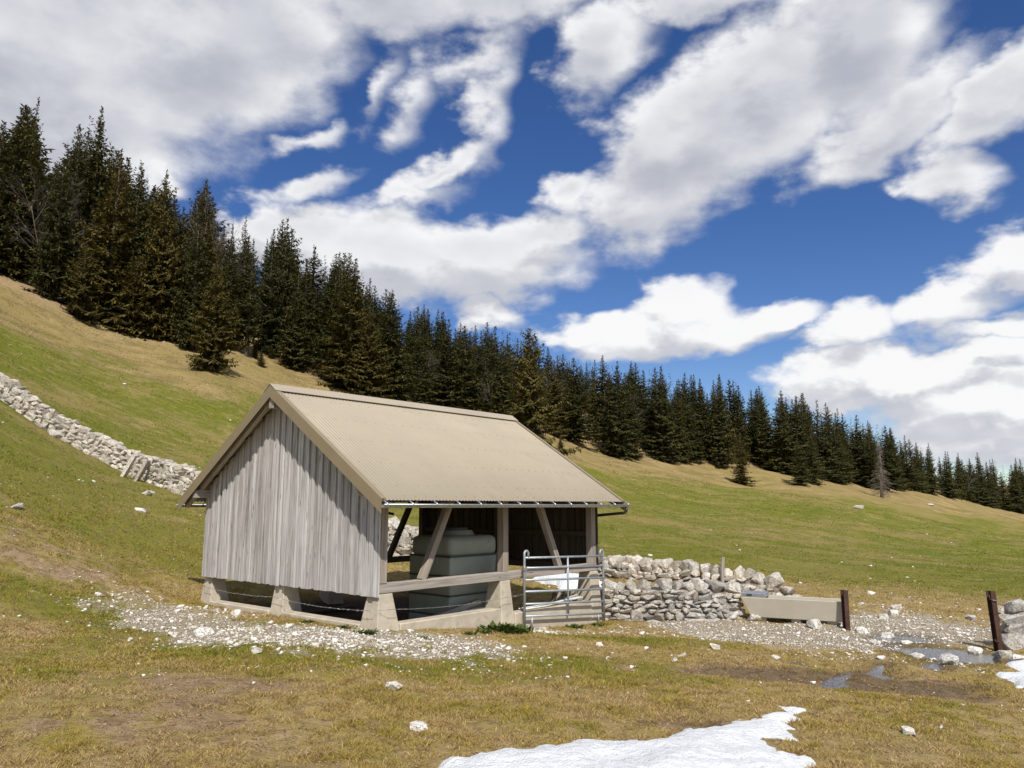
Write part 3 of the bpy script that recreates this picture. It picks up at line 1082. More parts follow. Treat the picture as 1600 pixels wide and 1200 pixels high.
# gable boards: wide boards with narrower ones lapped over the joints, tops cut to the roof
def gable(u_out, sgn, mat, zlow, name_u):
    frame = beam('gable_rail', barn, (u_out - sgn * .055, .17, 1.30), (u_out - sgn * .055, LV - .17, 1.30), .07, .10, W_DARK)
    v = -.01
    i = 0
    minv = frame.matrix_basis.inverted()
    while v < LV:
        over = i % 2 == 1
        w = random.uniform(.125, .155) if not over else random.uniform(.085, .11)
        if not over:
            w = min(w, LV + .01 - v)
        a, b_ = v, v + w
        if over:
            a, b_ = v - .022, v + w + .022 - .044
        zb = zlow + random.uniform(-.012, .012)
        dep = .024
        x0 = u_out - sgn * .002 if not over else u_out + sgn * (.024 + random.uniform(0, .004))
        x0 += random.uniform(-.003, .003)
        bm = bmesh.new()
        A = max(a, -.01)
        B = min(b_, LV + .01)
        w2 = (B - A) / 2
        mid = (A + B) / 2
        za = roof_z(max(A, -.4)) - .055 - zb
        zc = roof_z(B) - .055 - zb
        zm = roof_z(mid) - .055 - zb
        vs = []
        for xx in (0, dep):
            vs.append([bm.verts.new((xx, -w2, 0)), bm.verts.new((xx, w2, 0)), bm.verts.new((xx, w2, zc)), bm.verts.new((xx, 0, zm)), bm.verts.new((xx, -w2, za))])
        bm.faces.new(vs[0][::-1])
        bm.faces.new(vs[1])
        for k in range(5):
            bm.faces.new((vs[0][k], vs[0][(k + 1) % 5], vs[1][(k + 1) % 5], vs[1][k]))
        o = link('board', bm_mesh('board', bm), frame, mat)
        tilt = Matrix.Rotation(random.uniform(-.0035, .0035), 4, 'X')
        o.matrix_basis = minv @ Matrix.Translation((x0 if sgn > 0 else x0 - dep, mid, zb)) @ tilt
        v += w * (1 if not over else .62)
        i += 1


gable(0.0, -1, W_GREY, .50, 'near')
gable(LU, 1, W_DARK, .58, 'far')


# roof sheets with real corrugation
def roof_sheet(s):
    pitch, amp = .076, .0065
    n = int((LU + 2 * UO) / pitch * 6)
    us = np.linspace(-UO, LU + UO, n + 1)
    w = np.cos(us / pitch * 2 * np.pi) * amp
    nv = Vector((0, s * SL, 1)).normalized()
    rows = []
    for lay in (0, -.006):
        for k in (0, 1):
            vv = LV / 2 + s * ((LV / 2 + VO) * k + .02 * (1 - k))
            base = np.stack([us, np.full_like(us, vv), np.full_like(us, roof_z(vv))], -1)
            rows.append(base + np.outer(w + lay + .012, np.array(nv)))
    V = np.concatenate(rows)
    m = n + 1
    fs = []
    for i in range(n):
        fs += [(i, i + 1, m + i + 1, m + i), (2 * m + i + 1, 2 * m + i, 3 * m + i, 3 * m + i + 1), (m + i, m + i + 1, 3 * m + i + 1, 3 * m + i)]
    me = mesh_np('roof_sheet', V, np.array(fs), 4, True)
    o = link('roof_sheet', me, barn, M_ROOF)
    bm = bm_fix = bmesh.new()
    bm.from_mesh(me)
    bmesh.ops.recalc_face_normals(bm, faces=bm.faces)
    bm.to_mesh(me)
    bm.free()
    # screw heads in rows along the battens
    bm = bmesh.new()
    for k, vd in enumerate((.35, .95, 1.6, 2.25, 2.85, 3.12)):
        vv = LV / 2 + s * vd
        for q in range(int((LU + 2 * UO) / (pitch * 3))):
            uu = -UO + pitch * (3 * q + 1.0) + (.0 if k % 2 else pitch)
            uu = round(uu / pitch) * pitch
            if uu > LU + UO - .05 or random.random() < .12:
                continue
            M = Matrix.Translation(Vector((uu, vv, roof_z(vv))) + nv * .024) @ nv.to_track_quat('Z', 'Y').to_matrix().to_4x4()
            bmesh.ops.create_cone(bm, cap_ends=True, segments=6, radius1=.011, radius2=.005, depth=.010, matrix=M)
    so = link('roof_screws', bm_mesh('roof_screws', bm), o, M_TRIM)
    so['kind'] = 'stuff'


roof_sheet(-1)
roof_sheet(1)
# ridge cap, folded
bm = bmesh.new()
prof = [(-.21, -.21 * SL + .030), (0, .040), (.21, -.21 * SL + .030), (.205, -.21 * SL + .022), (0, .030), (-.205, -.21 * SL + .022)]
ends = [[bm.verts.new((u, LV / 2 + a, RZ + .030 + b_)) for a, b_ in prof] for u in (-UO - .02, LU + UO + .02)]
bm.faces.new(ends[0])
bm.faces.new(ends[1][::-1])
for k in range(6):
    bm.faces.new((ends[0][k], ends[0][(k + 1) % 6], ends[1][(k + 1) % 6], ends[1][k]))
link('ridge_cap', bm_mesh('ridge_cap', bm), barn, M_ROOF)
# rake trims: an L of sheet on each sloping edge
for u, sg in ((-UO, -1), (LU + UO, 1)):
    for s in (1, -1):
        v0 = LV / 2 + s * (LV / 2 + VO + .01)
        p, q = Vector((u, v0, roof_z(v0))), Vector((u, LV / 2, RZ))
        nv = Vector((0, s * SL, 1)).normalized()
        bm = bmesh.new()
        prof = [(0, -.155), (0, .036), (-sg * .10, .036), (-sg * .10, .030), (-sg * .006, .030), (-sg * .006, -.155)]
        ends = []
        for e in (p, q):
            kk = 1.0
            ends.append([bm.verts.new(e + Vector((a + sg * .012, 0, 0)) + Vector((0, 0, b_ / nv.z * (nv.z ** .0)))) for a, b_ in prof])
        bm.faces.new(ends[0])
        bm.faces.new(ends[1][::-1])
        for k in range(6):
            bm.faces.new((ends[0][k], ends[0][(k + 1) % 6], ends[1][(k + 1) % 6], ends[1][k]))
        link('rake_trim', bm_mesh('rake_trim', bm), barn, M_TRIM)
# fascia and gutters
for s in (-1, 1):
    vo = -VO + .035 if s < 0 else LV + VO - .035
    beam('fascia', barn, (-UO + .02, vo, EZ - .07), (LU + UO - .02, vo, EZ - .07), .02, .13, M_FASCIA, .003, side=(0, 1, 0))
    vg = -VO - .045 if s < 0 else LV + VO + .045
    R = .048
    bm = bmesh.new()
    u0, u1 = -UO - .02, LU + UO + .10
    zc = EZ - .062
    ring = []
    for u in (u0, u1):
        rr = []
        for k in range(9):
            a = math.pi + math.pi * k / 8
            rr.append((u, vg + R * math.cos(a), zc + R * math.sin(a)))
        for k in range(8, -1, -1):
            a = math.pi + math.pi * k / 8
            rr.append((u, vg + (R - .006) * math.cos(a), zc + (R - .006) * math.sin(a)))
        ring.append([bm.verts.new(c) for c in rr])
    n = len(ring[0])
    for k in range(n):
        bm.faces.new((ring[0][k], ring[0][(k + 1) % n], ring[1][(k + 1) % n], ring[1][k]))
    for r_ in ring:          # end caps
        bm.faces.new([r_[k] for k in range(9)])
    gut = link('gutter', bm_mesh('gutter', bm), barn, M_ZINC)
    bead = tube('gutter_bead', gut, [(u0, vg + s * R, zc + .004), (u1, vg + s * R, zc + .004)], .010, M_ZINC, 6)
    for k in range(14):
        u = u0 + .06 + (u1 - u0 - .12) * k / 13
        tube('gutter_bracket', gut, [(u, vo, EZ - .005), (u, vo + s * .045, EZ + .004), (u, vg + s * R * .3, zc + .035), (u, vg + s * (R + .006), zc + .014), (u, vg + s * R * .9, zc - .03)], .014, M_ZINC, 5)
    ux = LU + UO + .02 if s < 0 else LU - 1.0
    tube('downpipe', gut, [(ux, vg, zc - R), (ux, vg, zc - .13), (ux - .02, vg - s * .05, zc - .17), (ux - .36 if s < 0 else ux, vg - s * .50, zc - .22)], .032, M_BLACK, 8)

# barbed wire strung pier to pier
bm = bmesh.new()
pts = []
stops = [Vector((.18, 5.62, .33)), Vector((-.075, 5.32, .32)), Vector((-.075, 2.8, .30)), Vector((-.10, .02, .30)), Vector((.1, -.115, .31)), Vector((2.98, -.12, .26)), Vector((3.36, -.14, .27))]
for a, b_ in zip(stops, stops[1:]):
    L = (b_ - a).length
    N = max(2, int(L / .12))
    for k in range(N):
        f = k / N
        p = a.lerp(b_, f)
        p.z -= .05 * L / 2.7 * 4 * f * (1 - f) + random.uniform(-.004, .004)
        pts.append(p)
pts.append(stops[-1])
bm_tube(bm, pts, .0034, 4)
for p in pts[1::1]:
    for _ in range(2):
        d = Vector((random.uniform(-1, 1), random.uniform(-1, 1), random.uniform(-1, 1))).normalized() * .02
        bm_tube(bm, [p - d, p + d], .0022, 3)
wm = barn.matrix_basis.copy()
o = link('barbed_wire', bm_mesh('barbed_wire', bm), None, M_WIRE)
o.location, o.rotation_euler = barn.location, barn.rotation_euler
tag(o, 'sagging strand of barbed wire strung between the concrete piers', 'wire')


# ------------------------------------------------------------------ water tank in the barn
def rounded_box(bm, c, s, r, seg=3):
    res = bmesh.ops.create_cube(bm, size=1.0)
    vs = res['verts']
    bmesh.ops.scale(bm, vec=s, verts=vs)
    bmesh.ops.translate(bm, vec=c, verts=vs)
    es = {e for v in vs for e in v.link_edges}
    bmesh.ops.bevel(bm, geom=list(es), offset=r, segments=seg, affect='EDGES', profile=.5)


floor_z = tz(*bw(3, 1.3))
ta = bw(2.96, 1.32)
tank = tag(empty('water_tank', (ta[0], ta[1], floor_z - .02), YAW), 'pale grey-green ribbed plastic water tank standing in the open barn', 'tank')
th = 1.53 - floor_z
bm = bmesh.new()
nlev = 5
for k in range(nlev):
    z0 = .0 + th * .9 / nlev * k
    hh = th * .9 / nlev
    bulge = 1.0 if k < nlev - 1 else .99
    rounded_box(bm, (0, 0, z0 + hh / 2), (1.34 * bulge, 1.14 * bulge, hh * (1.0 if k < nlev - 1 else 1.12)), .045 if k < nlev - 1 else .13)
shell = link('shell', bm_mesh('shell', bm, True), tank, M_TANK)
for k in range(1, nlev):
    z0 = th * .9 / nlev * k
    bm = bmesh.new()
    rounded_box(bm, (0, 0, z0), (1.335, 1.135, .035), .012, 2)
    link('rib_band', bm_mesh('rib_band', bm), tank, M_BAND)
bm = bmesh.new()
bmesh.ops.create_cone(bm, cap_ends=True, segments=28, radius1=.36, radius2=.31, depth=.09, matrix=Matrix.Translation((.05, 0, th * .9 + .065)))
lid = link('tank_top', bm_mesh('tank_top', bm), tank, M_TANK)
bm = bmesh.new()
bmesh.ops.create_cone(bm, cap_ends=True, segments=24, radius1=.23, radius2=.22, depth=.05, matrix=Matrix.Translation((.05, 0, th * .9 + .137)))
link('lid', bm_mesh('lid', bm), lid, M_BAND)


def loose_beam(name, a, b_, w, d, mat, label, cat):
    """timber lying in the barn, ends in barn coordinates"""
    m, L = frame_z(a, b_)
    bm = bmesh.new()
    bm_box(bm, (-w / 2, -d / 2, 0), (w / 2, d / 2, L), .006)
    o = link(name, bm_mesh(name, bm), None, mat)
    o.matrix_world = Matrix.Translation(barn.location) @ Matrix.Rotation(YAW, 4, 'Z') @ m
    return tag(o, label, cat)


def fz(u, v):
    return tz(*bw(u, v))


loose_beam('leaning_timber', (1.0, .60, fz(1.0, .6) + .05), (2.72, .42, .16), .12, .09, W_BEAM, 'long timber leaning on the barn floor below the tank', 'timber')
loose_beam('floor_plank', (.9, 3.6, fz(.9, 3.6) + .04), (2.9, 4.4, fz(2.9, 4.4) + .04), .2, .05, W_DARK, 'dark plank lying on the barn floor behind the gable', 'plank')
loose_beam('short_log', (3.30, .55, fz(3.3, .55)), (3.36, .45, 1.02), .13, .13, W_BEAM, 'short upright log standing inside the barn beside the gate hinge', 'log')

# slatted hay rack at the far end
hr = bw(5.35, .75)
rack = tag(empty('hay_rack', (hr[0], hr[1], fz(5.35, .75)), YAW), 'slanted slatted wooden hay rack behind the right end of the gate', 'hay rack')
beam('rail', rack, (.14, -.50, .62), (.14, .10, .62), .05, .05, W_BEAM)
beam('rail', rack, (-.10, -.50, .16), (-.10, .10, .16), .05, .05, W_BEAM)
for k in range(5):
    v = -.47 + k * .13
    beam('slat', rack, (-.20, v, .03), (.16, v, .72), .055, .03, W_BEAM)
# bundle of pale hose on the plinth behind the gate
bm = bmesh.new()
for k in range(5):
    y0 = .03 + k * .035
    bm_tube(bm, [(3.55, y0 - .01, -.045 + .012), (4.2, y0, .0 - .035), (4.9, y0 + .01, .0), (5.45, y0 + .02, .02 + .01 * k), (5.6, y0 + .15, .03)], .013, 6)
o = link('hose_bundle', bm_mesh('hose_bundle', bm, True), None, M_HOSE)
o.location, o.rotation_euler = barn.location, barn.rotation_euler
tag(o, 'bundle of white plastic hoses lying on the plinth behind the gate', 'hose')

# ------------------------------------------------------------------ tubular gate
ga = bw(3.37, -.13)
gate = tag(empty('livestock_gate', (ga[0], ga[1], 0), YAW), 'galvanised six-bar tubular livestock gate closing the barn front', 'gate')
GL = 2.60


def gz(u, f):
    lo = -.17 - .21 * u / GL
    hi = .93 - .085 * u / GL
    return lo + (hi - lo) * f


for k, f in enumerate((.035, .235, .44, .63, .83, 1.0)):
    tube('rail', gate, [(0, 0, gz(0, f)), (GL, 0, gz(GL, f))], .021, M_GATE, 8)
for u in (0.0, GL):
    s = 1 if u == 0 else -1
    top = gz(u, 1.0)
    base = tz(*(np.array([ga[0], ga[1]]) + e1 * u)) - .01
    pts = [(u, 0, base), (u, 0, top + .02), (u, 0, top + .09), (u + s * .03, 0, top + .125), (u + s * .08, 0, top + .125), (u + s * .11, 0, top + .09), (u + s * .11, 0, top + .0)]
    tube('end_post', gate, pts, .024, M_GATE, 8)
tube('middle_upright', gate, [(GL * .52, -.001, gz(GL * .52, .035)), (GL * .52, -.001, gz(GL * .52, 1.0))], .020, M_GATE, 8)
for u in (.22, GL - .2):
    tube('stub_leg', gate, [(u, 0, tz(*(np.array([ga[0], ga[1]]) + e1 * u)) - .01), (u, 0, gz(u, .035))], .018, M_GATE, 8)
bm = bmesh.new()
bm_box(bm, (-.04, -.035, gz(0, .83) - .05), (.04, .035, gz(0, .83) + .03), .01)
link('latch', bm_mesh('latch', bm), gate, M_ZINC)

# ------------------------------------------------------------------ stones
def hull_stone(seed, n=20, p=5.5, jit=.17):
    r_ = random.Random(seed)
    bm = bmesh.new()
    for _ in range(n):
        d = Vector((r_.gauss(0, 1), r_.gauss(0, 1), r_.gauss(0, 1))).normalized()
        k = (abs(d.x) ** p + abs(d.y) ** p + abs(d.z) ** p) ** (-1 / p)
        bm.verts.new(d * k * .5 * r_.uniform(1 - jit, 1 + jit * .4))
    res = bmesh.ops.convex_hull(bm, input=bm.verts)
    junk = [v for v in bm.verts if not v.link_faces]
    bmesh.ops.delete(bm, geom=junk, context='VERTS')
    # fit to the unit box
    co = [v.co.copy() for v in bm.verts]
    for ax in range(3):
        lo, hi = min(c[ax] for c in co), max(c[ax] for c in co)
        for v in bm.verts:
            v.co[ax] = (v.co[ax] - (lo + hi) / 2) / (hi - lo)
    return bm_mesh('stone', bm)


STONES = [hull_stone(100 + k) for k in range(16)]
for me in STONES:
    me.materials.append(M_STONE)
STONES_G = []
for me in STONES:
    c = me.copy()
    c.materials.clear()
    c.materials.append(M_STONE_G)
    STONES_G.append(c)


def mesh_arrays(me):
    v = np.empty(len(me.vertices) * 3, np.float32)
    me.vertices.foreach_get('co', v)
    f = np.array([p.vertices[:] for p in me.polygons if len(p.vertices) == 3], np.int32)
    return v.reshape(-1, 3), f


def stone_wall(name, label, pts, T, H, protos, mat, sw=(.16, .46), sh=(.10, .2), cap=(.2, .38), side=1, seed=0, max_parts=300, cap_lift=1.0, prefer=None, hs=None, group=None):
    """dry-stone wall along ground points; side=+1 puts the finely laid face to the right of travel"""
    r_ = random.Random(seed)
    pts = [np.array(p, float) for p in pts]
    seg = [np.linalg.norm(b_ - a) for a, b_ in zip(pts, pts[1:])]
    cum = np.concatenate([[0], np.cumsum(seg)])
    total = cum[-1]

    def along(s):
        i = min(max(int(np.searchsorted(cum, s) - 1), 0), len(seg) - 1)
        f = (s - cum[i]) / seg[i]
        p = pts[i] * (1 - f) + pts[i + 1] * f
        s2 = min(s + .6, total)
        s1 = max(s - .6, 0)
        def pp(q):
            j = min(max(int(np.searchsorted(cum, q) - 1), 0), len(seg) - 1)
            g = (q - cum[j]) / seg[j]
            return pts[j] * (1 - g) + pts[j + 1] * g
        d = pp(s2) - pp(s1)
        d /= np.linalg.norm(d)
        return p, d
    S = np.linspace(0, total, max(12, int(total / .25)))
    PP = np.array([along(s)[0] for s in S])
    ZZ = terrain(PP[:, 0], PP[:, 1])
    ZZ = np.convolve(np.pad(ZZ, 2, mode='edge'), np.ones(5) / 5, 'valid')

    def gzz(s):
        return float(np.interp(s, S, ZZ))

    def HH(s):
        return H * (1 if hs is None else float(np.interp(s / total, [h[0] for h in hs], [h[1] for h in hs])))
    root = tag(empty(name, (PP[len(PP) // 2][0], PP[len(PP) // 2][1], ZZ[len(ZZ) // 2])), label, 'stone wall', group)
    inv = Matrix.Translation(root.location).inverted()
    items = []          # (matrix, priority)

    def put(s, lat, z, w, d, h, tilt=.12, extra=0.0):
        p, dr = along(s)
        nrm = np.array([dr[1], -dr[0]]) * side
        c = p + nrm * lat
        ang = math.atan2(dr[1], dr[0])
        slope = math.atan2(gzz(min(s + .3, total)) - gzz(max(s - .3, 0)), min(s + .3, total) - max(s - .3, 0))
        M = Matrix.Translation((c[0], c[1], z)) @ Matrix.Rotation(ang, 4, 'Z') @ Matrix.Rotation(-slope * .8 + r_.uniform(-tilt, tilt) + extra, 4, 'Y') @ Matrix.Rotation(r_.uniform(-tilt, tilt) * .6, 4, 'X') @ Matrix.Rotation(r_.choice((0, math.pi)), 4, 'Z') @ Matrix.Diagonal((w * 1.06, d, h * 1.08, 1))
        items.append((M, lat))
    for face in (1, -1):
        z = -.06
        while True:
            hh = r_.uniform(*sh)
            if z + hh * .5 > H * 1.0:
                break
            s = -r_.uniform(0, .15)
            while s < total:
                w = r_.uniform(*sw) * (1.25 if z < .1 else 1)
                h = hh * r_.uniform(.8, 1.25)
                if r_.random() < .12:
                    h *= 1.7
                sc = min(max(s + w / 2, 0), total)
                zc = z + hh / 2
                if zc < HH(sc) - .02:
                    d = r_.uniform(.24, .34)
                    lat = face * (T / 2 - d / 2 - zc * .10 + r_.uniform(-.02, .03))
                    put(sc, lat, gzz(sc) + zc + r_.uniform(-.02, .02), w, d, h)
                s += w * r_.uniform(.92, 1.0)
            z += hh * .93
    s = 0.0
    while s < total:
        w = r_.uniform(*cap)
        sc = min(s + w / 2, total)
        h = r_.uniform(.16, .30) * cap_lift
        d = r_.uniform(.6, .95) * T
        put(sc, r_.uniform(-.06, .06), gzz(sc) + HH(sc) + h * .30, w, d, h, .3, r_.choice((0, 0, .4, -.4)))
        s += w * r_.uniform(.86, 1.05)
    # split: the stones on the camera's side become parts, the rest one joined piece
    def key(it):
        t_ = it[0].translation
        px, py = proj(t_)
        vis = 0 if it[1] > -.05 else 1000
        off = 0 if -60 < px < 1660 else 5000
        pr = 0 if prefer is None or prefer(px, py) else 500
        return vis + off + pr + np.hypot(t_.x, t_.y) * .1
    items.sort(key=key)
    for k, (M, lat) in enumerate(items[:max_parts]):
        o = bpy.data.objects.new('stone', protos[r_.randrange(len(protos))])
        COL.objects.link(o)
        o.parent = root
        o.matrix_basis = inv @ M
    rest = items[max_parts:]
    VV, FF, n = [], [], 0
    for M, lat in rest:
        v, f = mesh_arrays(protos[r_.randrange(len(protos))])
        A = np.array(inv @ M)
        VV.append(v @ A[:3, :3].T + A[:3, 3])
        FF.append(f + n)
        n += len(v)
    if VV:
        me = mesh_np('stones_beyond', np.concatenate(VV), np.concatenate(FF), 3)
        o = link('stones_beyond', me, root, mat)
        o['kind'] = 'stuff'
    # rubble core so no daylight shows through the joints
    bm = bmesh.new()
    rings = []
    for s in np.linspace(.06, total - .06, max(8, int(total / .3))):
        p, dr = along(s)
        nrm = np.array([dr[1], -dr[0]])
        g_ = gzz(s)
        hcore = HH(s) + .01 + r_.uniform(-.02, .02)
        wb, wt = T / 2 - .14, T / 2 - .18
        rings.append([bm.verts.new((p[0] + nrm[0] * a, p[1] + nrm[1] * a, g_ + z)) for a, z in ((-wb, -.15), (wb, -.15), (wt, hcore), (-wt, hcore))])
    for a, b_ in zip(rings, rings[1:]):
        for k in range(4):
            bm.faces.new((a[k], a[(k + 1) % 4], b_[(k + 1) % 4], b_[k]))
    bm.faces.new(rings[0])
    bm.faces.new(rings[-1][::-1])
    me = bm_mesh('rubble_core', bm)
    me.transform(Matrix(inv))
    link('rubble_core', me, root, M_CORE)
    return root


def gp(px, py):
    return on_base(px, py)[:2]


front_wall = stone_wall('dry_stone_wall', 'low grey dry-stone wall between the barn and the water trough', [bw(6.28, .12), gp(1010, 969) + np.array([0, .25]), gp(1080, 971) + np.array([0, .25]), gp(1150, 972) + np.array([0, .25])], .62, .60, STONES_G, M_STONE_G, sw=(.12, .36), sh=(.07, .145), cap=(.18, .40), seed=3, max_parts=300, hs=[(0, 1), (.75, 1), (1, .82)])
back_wall = stone_wall('dry_stone_wall', 'pale tumbled dry-stone wall enclosing the yard behind the barn', [gp(880, 897), gp(940, 903), gp(1020, 910), gp(1100, 920), gp(1170, 928), gp(1238, 938)], .6, .38, STONES, M_STONE, sw=(.16, .4), sh=(.09, .16), cap=(.24, .46), seed=4, cap_lift=1.2,
                       hs=[(0, 1.05), (.55, 1.0), (.8, 1.0), (.93, .9), (1, .35)])
left_wall = stone_wall('dry_stone_wall', 'long pale dry-stone wall running down the hillside behind the barn', [gp(-60, 585), gp(0, 622), gp(60, 666), gp(110, 697), gp(160, 722), gp(210, 747), gp(260, 765), gp(320, 784), gp(420, 812), gp(520, 842), gp(620, 871), gp(700, 882)], .75, .86, STONES, M_STONE, sw=(.22, .5), sh=(.14, .26), cap=(.25, .5), seed=5,
                       prefer=lambda px, py: px < 330 or 590 < px < 650)
r0 = at(1572, 1020)
right_wall = stone_wall('dry_stone_wall', 'stub of block stone wall beside the right gatepost at the picture edge', [(r0[0] + .22, r0[1] + .28), (r0[0] + 1.2, r0[1] + .0), (r0[0] + 2.4, r0[1] - .5)], .55, .62, STONES_G, M_STONE_G, sw=(.34, .5), sh=(.2, .27), cap=(.35, .5), seed=8, cap_lift=.7)

# stile: two slabs leaning on the hillside wall
for k, (px, py) in enumerate(((188, 744), (208, 752))):
    b0 = at(px, py)
    bm = bmesh.new()
    bm_box(bm, (-.06, -.20, -.15), (.06, .20, .95), .025)
    for v in bm.verts:
        v.co += Vector((random.uniform(-.03, .03), random.uniform(-.03, .03), random.uniform(-.04, .04)))
    o = link('stile_slab', bm_mesh('stile_slab', bm), None, M_STONE)
    o.location = (b0[0], b0[1] + .22, b0[2])
    o.rotation_euler = (-.12, .42, .15)
    tag(o, ('upper', 'lower')[k] + ' of two upright stone slabs forming a stile in the hillside wall', 'stone slab', 'stile slabs in the hillside wall')

# ------------------------------------------------------------------ trough, posts, stake
tl, tr = at(1172, 971), at(1318, 981)
ax = tr[:2] - tl[:2]
TLN = float(np.linalg.norm(ax))
tang = math.atan2(ax[1], ax[0])
tbase = min(tl[2], tr[2])
trough = tag(empty('water_trough', ((tl[0] + tr[0]) / 2 - math.sin(tang) * .28, (tl[1] + tr[1]) / 2 + math.cos(tang) * .28, tbase), tang), 'long beige concrete water trough with a sloping left end', 'trough')
bm = bmesh.new()
hl = TLN / 2
wt_, wb_, zb_, zt_ = .30, .24, .10, .50
out = [[(-hl - .17, -wt_, zt_), (hl + .02, -wt_, zt_), (hl + .02, wt_, zt_), (-hl - .17, wt_, zt_)], [(-hl + .02, -wb_, zb_), (hl - .02, -wb_, zb_), (hl - .02, wb_, zb_), (-hl + .02, wb_, zb_)]]
inn = [[(-hl - .10, -wt_ + .06, zt_), (hl - .05, -wt_ + .06, zt_), (hl - .05, wt_ - .06, zt_), (-hl - .10, wt_ - .06, zt_)], [(-hl + .08, -wb_ + .06, zb_ + .08), (hl - .08, -wb_ + .06, zb_ + .08), (hl - .08, wb_ - .06, zb_ + .08), (-hl + .08, wb_ - .06, zb_ + .08)]]
V = [[bm.verts.new(c) for c in ring] for ring in (out[1], out[0], inn[0], inn[1])]
for a, b_ in zip(V, V[1:]):
    for k in range(4):
        bm.faces.new((a[k], a[(k + 1) % 4], b_[(k + 1) % 4], b_[k]))
bm.faces.new(V[0][::-1])
bm.faces.new(V[-1])
bmesh.ops.bevel(bm, geom=list(bm.edges), offset=.008, segments=1, affect='EDGES')
link('basin', bm_mesh('basin', bm), trough, M_TROUGH)
bm = bmesh.new()
bm.faces.new([bm.verts.new(c) for c in ((-hl - .08, -wt_ + .07, .42), (hl - .05, -wt_ + .07, .42), (hl - .05, wt_ - .07, .42), (-hl - .08, wt_ - .07, .42))])
link('water_surface', bm_mesh('water_surface', bm), trough, M_WATER)
bm = bmesh.new()
bm_box(bm, (-hl - .16, -.26, zt_ + .002), (-hl + .33, .24, zt_ + .085), .008)
vb = link('float_valve_cover', bm_mesh('float_valve_cover', bm), trough, M_ZINC)
bm = bmesh.new()
bm_box(bm, (-hl - .05, -.275, zt_ + .03), (-hl + .06, -.262, zt_ + .06), .003)
link('cover_slot', bm_mesh('cover_slot', bm), vb, M_BLACK)
for u in (-hl + .22, 0, hl - .22):
    bm = bmesh.new()
    bm_box(bm, (u - .09, -.17, -.25), (u + .09, .17, zb_ - .002), .01)
    link('support_block', bm_mesh('support_block', bm), trough, M_CONC)


def steel_post(px, py, h, label, hook, lean=(0, 0)):
    b0 = at(px, py)
    root = tag(empty('steel_post', tuple(b0), .25), label, 'post', 'rusty steel gateposts')
    bm = bmesh.new()
    prof = [(-.05, -.05), (.05, -.05), (.05, -.042), (.005, -.042), (.005, .042), (.05, .042), (.05, .05), (-.05, .05), (-.05, .042), (-.005, .042), (-.005, -.042), (-.05, -.042)]
    a = [bm.verts.new((x, y, -.25)) for x, y in prof]
    b_ = [bm.verts.new((x, y, h)) for x, y in prof]
    bm.faces.new(a[::-1])
    bm.faces.new(b_)
    for k in range(12):
        bm.faces.new((a[k], a[(k + 1) % 12], b_[(k + 1) % 12], b_[k]))
    link('profile', bm_mesh('profile', bm), root, M_RUST)
    if hook:
        tube('hook', root, [(-.02, -.06, h - .13), (-.10, -.08, h - .13), (-.12, -.08, h - .12), (-.12, -.08, h - .05)], .010, M_RUST, 6)
        tube('wire_loop', root, [(-.08, -.07, h - .135), (0, -.075, h - .15), (.08, -.07, h - .145), (.09, .05, h - .14), (.35, .2, h - .2)], .006, M_WIRE, 5)
        tube('hook', root, [(-.02, -.06, .18), (-.11, -.08, .18), (-.13, -.08, .22)], .012, M_RUST, 6)
    root.rotation_euler = (lean[0], lean[1], .25)
    return root


steel_post(1323, 984, .76, 'rusty steel post at the right end of the water trough', False)
steel_post(1561, 1018, 1.0, 'rusty steel gatepost with hooks beside the stub wall at the right', True, (0, -.06))
sb = gp(1121, 921)
tube_o = tube('wooden_stake', None, [(0, 0, -.3), (.01, 0, .35), (.05, 0, .86)], [.05, .048, .042], W_BEAM, 8, False)
tube_o.location = (sb[0], sb[1] - .5, tz(sb[0], sb[1] - .5) + .0)
tag(tube_o, 'weathered wooden stake standing between the two enclosure walls', 'stake')

